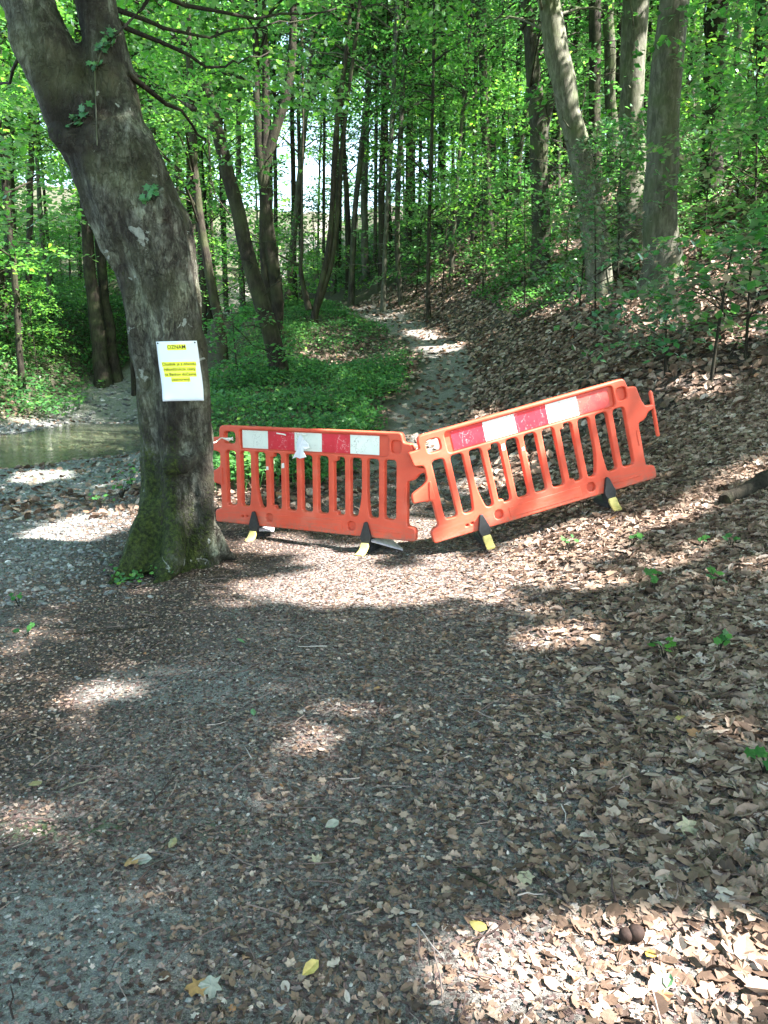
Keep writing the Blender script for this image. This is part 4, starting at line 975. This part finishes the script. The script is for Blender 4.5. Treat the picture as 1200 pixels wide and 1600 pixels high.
def text_mesh(s, size, zc, bold=.006):
    cu = bpy.data.curves.new('t', 'FONT'); cu.body = s; cu.size = size; cu.align_x = 'CENTER'; cu.align_y = 'CENTER'; cu.resolution_u = 3; cu.offset = bold*size
    o = bpy.data.objects.new('t', cu); C.objects.link(o); dg = bpy.context.evaluated_depsgraph_get()
    m_ = bpy.data.meshes.new_from_object(o.evaluated_get(dg)); bpy.data.objects.remove(o)
    v = np.array([w.co[:] for w in m_.vertices]); wdt = v[:, 0].max()-v[:, 0].min()
    m_.vertices.foreach_set('co', (paper_map(v[:, 0], v[:, 1]+zc, .0045)-pc).astype(np.float32).ravel()); m_.materials.clear(); m_.materials.append(M_INK)
    m_.update(); t = bpy.data.objects.new('lettering', m_); C.objects.link(t); t.parent = notice; return wdt
def hi_rect(w, h_, zc):
    a, b = np.meshgrid(np.linspace(-w/2, w/2, 9), np.linspace(zc-h_/2, zc+h_/2, 3)); v = paper_map(a.ravel(), b.ravel(), .0028)-pc
    i_ = (np.arange(2)[:, None]*9+np.arange(8)[None]).ravel(); mesh_obj('highlight', v, np.stack([i_, i_+1, i_+10, i_+9], 1), M_HI, notice, True)
for s_, z_, sz_ in [('OZNAM', .168, .036), ('Chodník je z dôvodu', .050, .0285), ('rekonštrukcie cesty', .014, .0285), ('na Bankov dočasne', -.022, .0285), ('uzatvorený', -.058, .0285)]:
    w_ = text_mesh(s_, sz_, z_); hi_rect(w_+.008, (.034 if sz_ < .03 else .040), z_-.001)

for (px_, pz_) in ((-.135, .198), (.135, .198), (-.135, -.195), (.132, -.19)):
    q_ = paper_map(np.array([px_]), np.array([pz_]), .004)[0]-pc; mbn = MB(); mbn.tube([q_, q_+[0, -.004, 0], q_+[0, -.006, 0]], [.0055, .0055, .002], 8); mbn.build('pin', M_INK, notice)
# ------------------------------------------------------------------ barriers
def mat_orange():
    m, t, out = newmat('orange_plastic')
    tc = N_(t, 'ShaderNodeTexCoord'); P = tc.outputs['Object']
    n1 = noise(t, 3.5, 5, .6, P); mp = N_(t, 'ShaderNodeMapping'); t.links.new(P, mp.inputs[0]); mp.inputs['Rotation'].default_value = (0, .9, 0); mp.inputs['Scale'].default_value = (1, 1, 9)
    n2 = noise(t, 4, 5, .7, mp.outputs[0]); n3 = noise(t, 90, 3, .6, P)
    c = ramp(t, [(.3, (.54, .070, .036)), (.55, (.63, .092, .048)), (.75, (.64, .15, .095))], n1.outputs[0]).outputs[0]
    sx = N_(t, 'ShaderNodeSeparateXYZ'); t.links.new(P, sx.inputs[0])
    low = ramp(t, [(.0, (1, 1, 1)), (.22, (.12, .12, .12))], sx.outputs[2]).outputs[0]
    dm = mth(t, 'MULTIPLY', ramp(t, [(.48, (0, 0, 0)), (.70, (1, 1, 1))], n2.outputs[0]).outputs[0], low)
    c = mixc(t, mth(t, 'MULTIPLY', dm, .75), c, (.30, .15, .11))
    mud = mth(t, 'MULTIPLY', ramp(t, [(0, (1, 1, 1)), (.10, (0, 0, 0))], sx.outputs[2]).outputs[0], ramp(t, [(.45, (0, 0, 0)), (.6, (1, 1, 1))], noise(t, 22, 5, .7, P).outputs[0]).outputs[0])
    c = mixc(t, mth(t, 'MULTIPLY', mud, .6), c, (.20, .14, .10))
    sp_ = ramp(t, [(.66, (0, 0, 0)), (.72, (1, 1, 1))], n3.outputs[0]).outputs[0]
    c = mixc(t, mth(t, 'MULTIPLY', sp_, .25), c, (.35, .12, .07))
    princ(t, out, c, .48, .4, bumpn(t, n3.outputs[0], .12, .003)); return m
M_OR = mat_orange()
def sheeting(name, a, b, crack):
    m, t, out = newmat(name); tc = N_(t, 'ShaderNodeTexCoord'); P = tc.outputs['Object']
    n1 = noise(t, 7, 5, .65, P); c = ramp(t, [(.35, a), (.7, b)], n1.outputs[0]).outputs[0]
    mp = N_(t, 'ShaderNodeMapping'); t.links.new(P, mp.inputs[0]); mp.inputs['Scale'].default_value = (1, 1, .15)
    vo = N_(t, 'ShaderNodeTexVoronoi'); vo.feature = 'DISTANCE_TO_EDGE'; vo.inputs['Scale'].default_value = 9
    nz = noise(t, 14, 3, .6, P); t.links.new(mixc(t, .10, mp.outputs[0], nz.outputs['Color']), vo.inputs['Vector'])
    cr = ramp(t, [(.0, (1, 1, 1)), (.018, (0, 0, 0))], vo.outputs['Distance']).outputs[0]
    gate = ramp(t, [(.45, (0, 0, 0)), (.6, (1, 1, 1))], n1.outputs[0]).outputs[0]
    c = mixc(t, mth(t, 'MULTIPLY', mth(t, 'MULTIPLY', cr, gate), .8), c, crack)
    n4 = noise(t, 60, 3, .7, P); c = mixc(t, mth(t, 'MULTIPLY', ramp(t, [(.64, (0, 0, 0)), (.70, (1, 1, 1))], n4.outputs[0]).outputs[0], .4), c, crack)
    princ(t, out, c, .42, .5, bumpn(t, nz.outputs[0], .1, .004)); return m
M_WHITE = sheeting('white_sheeting', (.66, .76, .70), (.78, .86, .80), (.20, .22, .22))
M_RED = sheeting('red_sheeting', (.52, .015, .03), (.66, .03, .055), (.72, .45, .45))
M_RED_F = sheeting('faded_red_sheeting', (.48, .03, .04), (.58, .09, .07), (.5, .25, .2))
M_BLACK = simple('black_rubber', (.022, .026, .028), .6, .4, 30, .3, .2, .003)
M_YEL = simple('yellow_rubber', (.42, .385, .13), .6, .3, 40, .12, .3, .004)
M_PLATE = simple('scuffed_grey_rubber', (.36, .36, .38), .6, .3, 14, .4, .3, .004)
M_STR = simple('white_string', (.75, .77, .72), .8, .1, 60, .1)

def round_poly(P, seg=4):
    out = []; n = len(P)
    for i in range(n):
        p = np.array(P[i][:2]); r = P[i][2] if len(P[i]) > 2 else .008
        a = np.array(P[i-1][:2])-p; b = np.array(P[(i+1) % n][:2])-p; la, lb = np.linalg.norm(a), np.linalg.norm(b); r = min(r, la*.49, lb*.49)
        p0 = p+a/la*r; p1 = p+b/lb*r
        for k in range(seg+1):
            s = k/seg; out.append((1-s)**2*p0 + 2*s*(1-s)*p + s*s*p1)
    return np.array(out)
def rrect(cx, cz, w, h_, r): return [(cx-w/2, cz-h_/2, r), (cx+w/2, cz-h_/2, r), (cx+w/2, cz+h_/2, r), (cx-w/2, cz+h_/2, r)]
def flat_shape(polys, half, bev, yoff=0.0):
    cu = bpy.data.curves.new('s', 'CURVE'); cu.dimensions = '2D'; cu.fill_mode = 'BOTH'; cu.extrude = half-bev; cu.bevel_depth = bev; cu.bevel_resolution = 2; cu.offset = -bev
    for P in polys:
        s = cu.splines.new('POLY'); s.points.add(len(P)-1); s.use_cyclic_u = True
        for k, p in enumerate(P): s.points[k].co = (p[0], p[1], 0, 1)
    o = bpy.data.objects.new('s', cu); C.objects.link(o); dg = bpy.context.evaluated_depsgraph_get()
    m_ = bpy.data.meshes.new_from_object(o.evaluated_get(dg)); bpy.data.objects.remove(o)
    m_.transform(Matrix(((1, 0, 0, 0), (0, 0, -1, yoff), (0, 1, 0, 0), (0, 0, 0, 1)))); return m_
def join_meshes(name, ms, mat, parent):
    bm = bmesh.new()
    for m_ in ms: bm.from_mesh(m_); bpy.data.meshes.remove(m_)
    me = bpy.data.meshes.new(name); bm.to_mesh(me); bm.free(); me.materials.clear(); me.materials.append(mat)
    for p in me.polygons: p.material_index = 0
    o = bpy.data.objects.new(name, me); C.objects.link(o); o.parent = parent; return o
import bmesh
BW, BH = 1.80, .87
def barrier(name, label, origin, xdir, seq, sx0, swid, plates, faded=-1, yaw_feet=0.0):
    xd = np.array(xdir, float); xd /= np.linalg.norm(xd); zd = np.array([0, 0, 1.]); zd -= xd*(zd@xd); zd /= np.linalg.norm(zd); yd = np.cross(zd, xd)
    root = empty(name); root.matrix_world = Matrix([[xd[0], yd[0], zd[0], origin[0]], [xd[1], yd[1], zd[1], origin[1]], [xd[2], yd[2], zd[2], origin[2]], [0, 0, 0, 1]])
    tag(root, label, 'barrier', 'plastic safety barriers across the path')
    outl = [(0, BH, .05), (1.745, BH, .03), (1.765, .79, .02), (1.835, .785, .02), (1.86, .66, .03), (1.885, .605, .02), (1.955, .60, .012), (1.955, .565, .012), (1.90, .555, .03), (1.865, .50, .03), (1.80, .485, .02),
            (1.80, .125, .02), (1.875, .11, .03), (1.875, .0, .03), (-.07, .0, .03), (-.07, .11, .03), (0, .13, .02), (0, .34, .02), (-.07, .355, .01), (-.155, .36, .02), (-.15, .43, .02), (-.05, .475, .02), (0, .51, .03), (0, .63, .02), (-.075, .645, .015), (-.095, .76, .02), (0, .765, .015)]
    polys = [round_poly(outl)]
    hp = []
    x0, pit, ow = .065, .1535, .103
    for i in range(11):
        a = x0 + i*pit; b = a+ow; zb, zt = .165, .650
        if i == 2: P = [(a+.042, zb, .03), (b, zb, .03), (b, zt, .03), (a, zt, .03), (a, .33, .10)]
        elif i == 8: P = [(a, zb, .03), (b-.036, zb, .03), (b, .33, .10), (b, zt, .03), (a, zt, .03)]
        elif i in (3, 7): P = [(a, zb+.03, .008), (a+.035, zb+.03, .008), (a+.04, zb, .01), (b, zb, .03), (b, zt, .03), (a+.035, zt, .01), (a+.03, zt-.035, .008), (a, zt-.04, .008)]
        elif i == 1: P = [(a, zb, .03), (b-.018, zb, .03), (b, .33, .1), (b, zt, .03), (a, zt, .03)]
        elif i == 9: P = [(a+.020, zb, .03), (b, zb, .03), (b, zt, .03), (a, zt, .03), (a, .33, .1)]
        else: P = rrect((a+b)/2, (zb+zt)/2, ow, zt-zb, .032)
        hp.append(round_poly(P))
    hp.append(round_poly(rrect(.112, .765, .115, .105, .035)))
    rec = [rrect(.925, .757, 1.42, .168, .03), rrect(1.70, .755, .085, .10, .028), rrect(.50, .082, .07, .075, .034), rrect(1.30, .082, .07, .075, .034), rrect(.27, .075, .022, .014, .006), rrect(.225, .070, .022, .014, .006)]
    rp = [round_poly(P) for P in rec]
    ms = [flat_shape(polys+hp+rp, .030, .010)]
    for P, yo, hf in zip(rec, (.004, .006, .008, .008, .0, .0), (.012,)*6):
        big_ = [(x + (.008 if x > (P[0][0]+P[1][0])/2 else -.008), z + (.008 if z > (P[0][1]+P[2][1])/2 else -.008), r) for x, z, r in P]
        ms.append(flat_shape([round_poly(big_)], hf, .001, yo+.004))
    # moulded ribs: long panel in the bottom rail, slots on the end posts, arm seam
    ms.append(flat_shape([round_poly(rrect(.90, .075, .62, .085, .012))], .0335, .003))
    ms.append(flat_shape([round_poly(rrect(1.62, .062, .24, .012, .005))], .033, .003))
    ms.append(flat_shape([round_poly(rrect(1.775, .37, .014, .13, .006))], .035, .003))
    ms.append(flat_shape([round_poly([(-.02, .36, .01), (.028, .34, .004), (.024, .50, .004), (.010, .50, .004)])], .038, .004))
    body = join_meshes('panel', ms, M_OR, root)
    for k, cch in enumerate(seq):
        a = sx0 + swid*k
        s = mesh_obj('reflective_panel', [[x, -.0095 - .0006*math.sin(x*40+z*30), z] for z in (.680, .757, .834) for x in np.linspace(a, a+swid-.0015, 6)],
                     [[r*6+c, r*6+c+1, r*6+c+7, r*6+c+6] for r in range(2) for c in range(5)], {'W': M_WHITE, 'R': M_RED_F if k == faded else M_RED}[cch], root, True)
        s['label'] = {'W': 'white reflective square', 'R': 'red reflective square'}[cch] if k != faded else 'faded red reflective square'
    # connector pin
    mbp = MB(); mbp.tube([[1.96, .0, .33], [1.96, 0, .34], [1.96, 0, .69], [1.96, 0, .705], [1.96, 0, .712]], [.012, .0165, .0165, .012, .004], 12); mbp.build('connector_pin', M_OR, root, True)
    # feet
    for j, xf in enumerate((.352, 1.443)):
        fr = empty('foot'); fr.parent = root; fr.location = (xf, 0, 0)
        ms2 = [flat_shape([round_poly([(-.030, -.12, .008), (.030, -.12, .008), (.034, -.05, .01), (.052, .0, .02), (.012, .13, .012), (-.012, .13, .012), (-.052, .0, .02), (-.034, -.05, .01)])], .014, .005, -.044)]
        ms2.append(flat_shape([round_poly([(-.030, -.12, .008), (.030, -.12, .008), (.034, -.03, .01), (.045, .0, .02), (.010, .10, .012), (-.010, .10, .012), (-.045, .0, .02), (-.034, -.03, .01)])], .012, .005, .044))
        mx = MB(); mx.box((0, .085, -.105), (.085, .29, .05)); mx.box((0, 0, -.045), (.055, .10, .085))
        b2 = mx.build('t', None); mt = b2.data.copy(); bpy.data.objects.remove(b2)
        bmx = bmesh.new(); bmx.from_mesh(mt); bmesh.ops.remove_doubles(bmx, verts=bmx.verts, dist=1e-5); bmesh.ops.bevel(bmx, geom=bmx.edges[:], offset=.008, segments=2, affect='EDGES'); bmx.to_mesh(mt); bmx.free(); ms2.append(mt)
        base_ = join_meshes('base', ms2, M_BLACK, fr)
        # yellow toe: rounded slab curving out to the ground
        pr = spline(np.array([[0, -.060, -.048, .0], [0, -.072, -.075, 0], [0, -.092, -.102, 0], [-.005, -.125, -.120, 0], [-.010, -.165, -.128, 0]]), 9); V = []; 
        for i_, p in enumerate(pr):
            tgv = pr[min(i_+1, 8), :3]-pr[max(i_-1, 0), :3]; tgv /= np.linalg.norm(tgv); nn = np.cross([1, 0, 0], tgv)
            hw_ = .036*(1-.12*(i_ in (0, 8))); tk_ = .018*(1-.6*(i_/8))
            for a in np.arange(12)*math.pi/6:
                ca, sa = math.cos(a), math.sin(a); V.append(p[:3] + np.array([1, 0, 0])*hw_*np.sign(ca)*abs(ca)**.35 + nn*tk_*np.sign(sa)*abs(sa)**.35)
        F = [[i_*12+k, i_*12+(k+1) % 12, (i_+1)*12+(k+1) % 12, (i_+1)*12+k] for i_ in range(8) for k in range(12)]
        mt = MB(); mt.add(V, F); mt.add(V[:12], [[0, k, k+1] for k in range(1, 11)]); mt.add(V[-12:], [[0, k+1, k] for k in range(1, 11)])
        mt.build('toe', M_YEL, fr, False)
        if plates[j]:
            sc_ = plates[j]; pm = flat_shape([round_poly([(.0, .03, .02), (.255*sc_, -.10*sc_, .03), (.02, -.225, .02)])], .007, .003)
            pm.transform(Matrix.Rotation(rad(90), 4, 'X')); pm.transform(Matrix.Scale(-1, 4, (0, 1, 0)) if False else Matrix.Identity(4))
            zs = [v.co.z for v in pm.vertices]
            for v in pm.vertices:
                x_, y_, z_ = v.co; v.co = (x_+.03, -abs(y_) if y_ < 0 else y_, z_)
            ymin = min(v.co.y for v in pm.vertices); ymax = max(v.co.y for v in pm.vertices)
            for v in pm.vertices: v.co.z = v.co.z - .118 + .11*min(1, max(0, (v.co.y+.22*sc_)/(.25*sc_)))*max(0, 1-(v.co.x-.03)/.26)
            join_meshes('base_plate', [pm], M_PLATE, fr)
    return root
LB = barrier('safety_barrier', 'orange plastic barrier standing level beside the mossy tree, torn white paper tied on its rail', (-1.444, 6.80, .14), (1.651, -.75, -.008), 'WRWRW', .233, .263, (.45, 1.0))
RB = barrier('safety_barrier', 'orange plastic barrier tilted up the leafy slope at the end away from the tree', (.462, 6.01, .14), (1.708, .29, .45), 'RWRWR', .270, .266, (0, 0), faded=4)
def loc2w(rootm, p): return np.array(rootm.matrix_world @ Vector(p))
# string, torn paper, tape scraps
mb = MB(); a = loc2w(LB, (.112, -.035, .735)); 
hits = []
P = [loc2w(LB, (.16, -.045, .745)), loc2w(LB, (.12, -.05, .75)), loc2w(LB, (.04, -.045, .765))]
for an in np.linspace(.1, 3.0, 10):
    zc = 1.0; ctr = Vector((tb[0]-.02, TY, .93)); dr = Vector((math.cos(an), math.sin(an), .02)); h_ = BVH.ray_cast(ctr+dr*1.5, -dr)
    if h_[0] is not None: P.append(np.array(h_[0])+np.array(dr)*.008)
P2 = spline(np.array(P), 40); mb.tube(P2, .0045, 6); mb.tube([P[0]+[.0, -.005, .02], P[1]+[0, -.012, .0], P[1]+[-.05, -.012, .012]], [.008, .016, .006], 7)
tag(mb.build('tie_string', M_STR), 'white string tying the barrier handle to the mossy trunk', 'string')
rgp = np.random.default_rng(4)
ol = np.array([(0, .085), (.03, .07), (.035, .045), (.075, .015), (.085, -.02), (.05, -.035), (.045, -.01), (.03, -.05), (.055, -.10), (.0, -.115), (-.04, -.105), (-.075, -.12), (-.05, -.07), (-.025, -.04), (-.035, 0), (-.02, .04)])
V = [[0, 0, 0]] + [[x, -.012*rgp.random()-.01*(i % 2), z] for i, (x, z) in enumerate(ol)]; V[0][1] = -.02
V = np.array(V)+np.array([.835, -.036, .735]); n = len(ol)
tp = mesh_obj('torn_paper', [loc2w(LB, v) for v in V], [[0, 1+i, 1+(i+1) % n] for i in range(n)], M_PAPER)
md = tp.modifiers.new('s', 'SOLIDIFY'); md.thickness = .003
tag(tp, 'crumpled torn white paper stuck over the red and white squares of the level barrier', 'paper')
for nm, pts in (('string_end', [(.60, .822), (.64, .818), (.67, .815), (.69, .81)]), ('string_end', [(.80, .825), (.85, .822), (.89, .82)])):
    mb = MB(); mb.tube([loc2w(LB, (x, -.038, z)) for x, z in pts], .006, 6); o = mb.build('string', M_STR); tag(o, 'white string stub %s the torn paper on the level barrier' % ('to the tree side of' if pts[0][0] < .7 else 'knotted above'), 'string')
def scrap(rt, x, z, w, h_):
    o = mesh_obj('tape_scrap', [[x, -.0315, z], [x+w, -.0315, z+.003], [x+w-.002, -.0315, z+h_], [x+.002, -.0315, z+h_-.004]], [[0, 1, 2, 3]], M_STR, rt); return o
scrap(LB, .637, .525, .030, .046); scrap(LB, .482, .50, .026, .034); scrap(RB, .640, .575, .032, .055); scrap(RB, .800, .53, .022, .03)

# ------------------------------------------------------------------ loose things on the ground
rng = np.random.default_rng(31)
def fallen_leaf(u, v, s, col, label, tm=None, tilt=.25):
    m = bpy.data.materials.get('leaf_'+col[0])
    if m is None: m = simple('leaf_'+col[0], col[1], .6, .4, 60, .3)
    s *= .78; g_ = ground_at(u, v); p = g_+[0, 0, .012]; N = hnormal(np.array([g_[0]]), np.array([g_[1]]))+tilt*rng.standard_normal((1, 3))*[1, 1, 0]+[[0, -.2, 0]]
    V, F = leaves(tm or tmpl_ovate(.58, .12), np.array([[0, 0, 0.]]), N, [s], rng); o = mesh_obj('fallen_leaf', V, F, m); o.location = p; tag(o, label, 'leaf', 'single leaves lying on the path')
YL = ('yellow', (.36, .30, .09)); GL = ('green', (.07, .16, .07)); OL = ('olive', (.20, .18, .09)); GR = ('grey', (.21, .225, .19)); OR_ = ('ochre', (.27, .16, .06))
fallen_leaf(748, 1461, .075, YL, 'yellow leaf at the edge of the sunlit patch near the bottom'); fallen_leaf(1016, 1513, .06, ('amber', (.42, .29, .05)), 'amber leaf just below the two dark husks')
fallen_leaf(487, 1537, .07, YL, 'yellowish leaf near the bottom of the picture left of the sunlit patch'); fallen_leaf(270, 1322, .06, OL, 'olive leaf lying in the dark trodden litter')
fallen_leaf(57, 1234, .07, OL, 'olive leaf by the left edge below the pale gravel streak'); fallen_leaf(310, 1568, .10, OR_, 'large ochre leaf at the bottom left', tmpl_lobed(3)); fallen_leaf(330, 1552, .10, GR, 'large grey leaf touching the ochre leaf', tmpl_lobed(2))
fallen_leaf(520, 1303, .075, GR, 'grey oval leaf alone on the bare path'); fallen_leaf(822, 1382, .09, ('pale', (.27, .25, .165)), 'pale greenish lobed leaf above the sunlit patch', tmpl_lobed(4))
fallen_leaf(1042, 1564, .055, GL, 'green leaf in the sunlit patch near the bottom'); fallen_leaf(377, 1006, .07, GL, 'green leaf on the path in front of the level barrier'); fallen_leaf(396, 1118, .055, GL, 'small green leaf midway down the path')
fallen_leaf(1062, 1131, .075, YL, 'yellow leaf in the slope litter at middle height'); fallen_leaf(205, 1352, .11, OR_, 'curled ochre leaf above the teal gravel patch', tmpl_lobed(1), .5); fallen_leaf(225, 1362, .08, GR, 'grey leaf beside the curled ochre one')
fallen_leaf(588, 1082, .07, OR_, 'ochre leaf on the faint sun patch in the path centre', tmpl_lobed(3)); fallen_leaf(494, 1350, .06, ('pale', 0), 'pale brown lobed leaf below the grey oval leaf', tmpl_lobed(2)); fallen_leaf(1075, 1300, .12, ('pale', 0), 'largest pale grey-brown leaf in the slope litter', tmpl_lobed(4))
M_HUSK = simple('husk', (.022, .014, .011), .8, .2, 60, .4, .5, .004)
for (u, v, s, lb) in ((993, 1476, .022, 'round dark husk, the upper of two in the sunlit leaves'), (976, 1491, .019, 'round dark husk, the lower of two in the sunlit leaves')):
    g_ = ground_at(u, v); V, F = ico(); bm = bmesh.new(); bmesh.ops.create_icosphere(bm, subdivisions=3, radius=s)
    for q_ in bm.verts: q_.co *= 1+.14*(vnoise(np.array([q_.co.x*60+u]), np.array([q_.co.z*60+q_.co.y*40]), 1)[0]-.5)
    me = bpy.data.meshes.new('husk'); bm.to_mesh(me); bm.free(); me.materials.append(M_HUSK)
    for p in me.polygons: p.use_smooth = True
    o = bpy.data.objects.new('husk', me); C.objects.link(o); o.location = g_+[0, 0, s+.008]; tag(o, lb, 'husk', 'dark husks on the ground')
def stick(pts, r0, r1, mat, name, label, cat='stick', lift=.012, n=14, sides=8, wob=.15, jit=.3, grp=None):
    P = []
    for i, (u, v) in enumerate(pts):
        g_ = ground_at(u, v); P.append([*(g_+[0, 0, lift]), r0+(r1-r0)*i/(len(pts)-1)])
    o0 = np.array(P[0][:3]); P = np.array(P); P[:, :3] -= o0; s = spline(P, n); s[1:-1, :3] += jit*r0*rng.standard_normal((n-2, 3)); mb = MB(); mb.tube(s[:, :3], s[:, 3], sides, wob, int(pts[0][0]))
    o = mb.build(name, mat, None, True); o.location = o0; tag(o, label, cat, grp)
stick([(1132, 792), (1165, 775), (1215, 750)], .05, .075, M_BARK_D, 'log', 'short dark log end lying in the leaves at the right edge', 'log', .03, jit=.15, sides=12)
SG = 'thin sticks on the ground'
stick([(100, 996), (160, 993), (228, 984)], .005, .003, M_BARK_D, 'stick', 'long dark twig left of the path below the mossy roots', grp=SG)
stick([(95, 1250), (130, 1236), (162, 1220)], .004, .002, M_BARK_L, 'stick', 'pale reddish twig in the dark litter on the left', grp=SG)
stick([(1010, 1152), (1040, 1150), (1062, 1158)], .006, .003, M_BARK_D, 'stick', 'dark twig in the slope litter under the yellow leaf', grp=SG)
stick([(715, 1378), (745, 1392), (775, 1400)], .005, .003, M_BARK_D, 'stick', 'dark curved twig above the sunlit patch', grp=SG)
stick([(1125, 1470), (1134, 1495), (1140, 1512)], .008, .005, M_LITTER, 'stick', 'stout brown stalk at the lower right', grp=SG)
stick([(268, 1462), (285, 1459), (306, 1464)], .007, .004, M_LITTER, 'stick', 'brown stalk on the teal gravel patch', grp=SG)
stick([(540, 668), (560, 661), (575, 655)], .02, .014, M_BARK_L, 'stick', 'pale stick at the foot of the mound behind the level barrier', grp=SG)
stick([(885, 480), (930, 445), (975, 425)], .05, .03, M_BARK_D, 'fallen_branch', 'fallen dark branch lying up the slope under the saplings', 'branch', .1, jit=.4)
stick([(1095, 300), (1140, 275), (1195, 240)], .09, .06, M_BARK_D, 'fallen_branch', 'fallen log high on the slope at the right edge', 'branch', .12, jit=.3)
stick([(600, 628), (585, 638), (565, 650)], .03, .02, M_BARK_L, 'stick', 'pale root crossing the left edge of the path', grp=SG, lift=.03)
def seedling(u, v, h_, n, s, label, mat=M_LEAF):
    g_ = ground_at(u, v); root = empty('seedling', g_); mb = MB(); P = []
    for k in range(n):
        a = rng.random()*6.28; r = rng.uniform(.3, 1)*h_*.7; P.append([r*math.cos(a), r*math.sin(a)-.01, h_*rng.uniform(.55, 1)]); mb.tube([[0, 0, -.01], [P[-1][0]*.4, P[-1][1]*.4, P[-1][2]*.6], P[-1]], [.003, .002, .001], 4, cap=False)
    mb.build('stem', M_BARK_D, root); P = np.array(P); l = MB(); l.add(*leaves(tmpl_lobed(9) if n < 9 else tmpl_ovate(.7, .1), P, np.array([0, -.45, 1])+.3*rng.standard_normal((len(P), 3)), rng.uniform(.7, 1.2, len(P))*s, rng)); l.build('foliage', mat, root)
    tag(root, label, 'seedling', 'green seedlings in the leaf litter')
seedling(1022, 930, .12, 5, .075, 'seedling with bright leaves below the raised barrier foot'); seedling(1116, 925, .12, 5, .06, 'seedling right of the sun streak on the slope'); seedling(1036, 1035, .10, 7, .05, 'yellow-green seedling in the slope litter', M_LEAF_Y)
seedling(1122, 1026, .11, 6, .06, 'seedling by the pale leaves at the far right'); seedling(987, 858, .10, 5, .06, 'seedling in the sunlit leaves under the raised barrier end'); seedling(1141, 860, .09, 4, .06, 'seedling on the slope below the log'); seedling(1096, 862, .09, 4, .06, 'seedling left of the one below the log')
seedling(1196, 1212, .10, 5, .06, 'seedling cut by the right edge of the picture'); seedling(30, 950, .10, 6, .04, 'small plant on the gravel left of the mossy roots'); seedling(43, 1000, .07, 4, .05, 'tiny plant in the gravel near the left edge')
seedling(888, 860, .10, 7, .05, 'small plant between the two feet of the tilted barrier'); seedling(190, 782, .25, 22, .05, 'low leafy weeds on the bank beside the mossy trunk', M_UNDER); seedling(160, 800, .2, 16, .045, 'low weeds on the gravel edge left of the trunk', M_UNDER); seedling(205, 760, .25, 16, .05, 'weeds touching the stream side of the mossy trunk', M_UNDER)
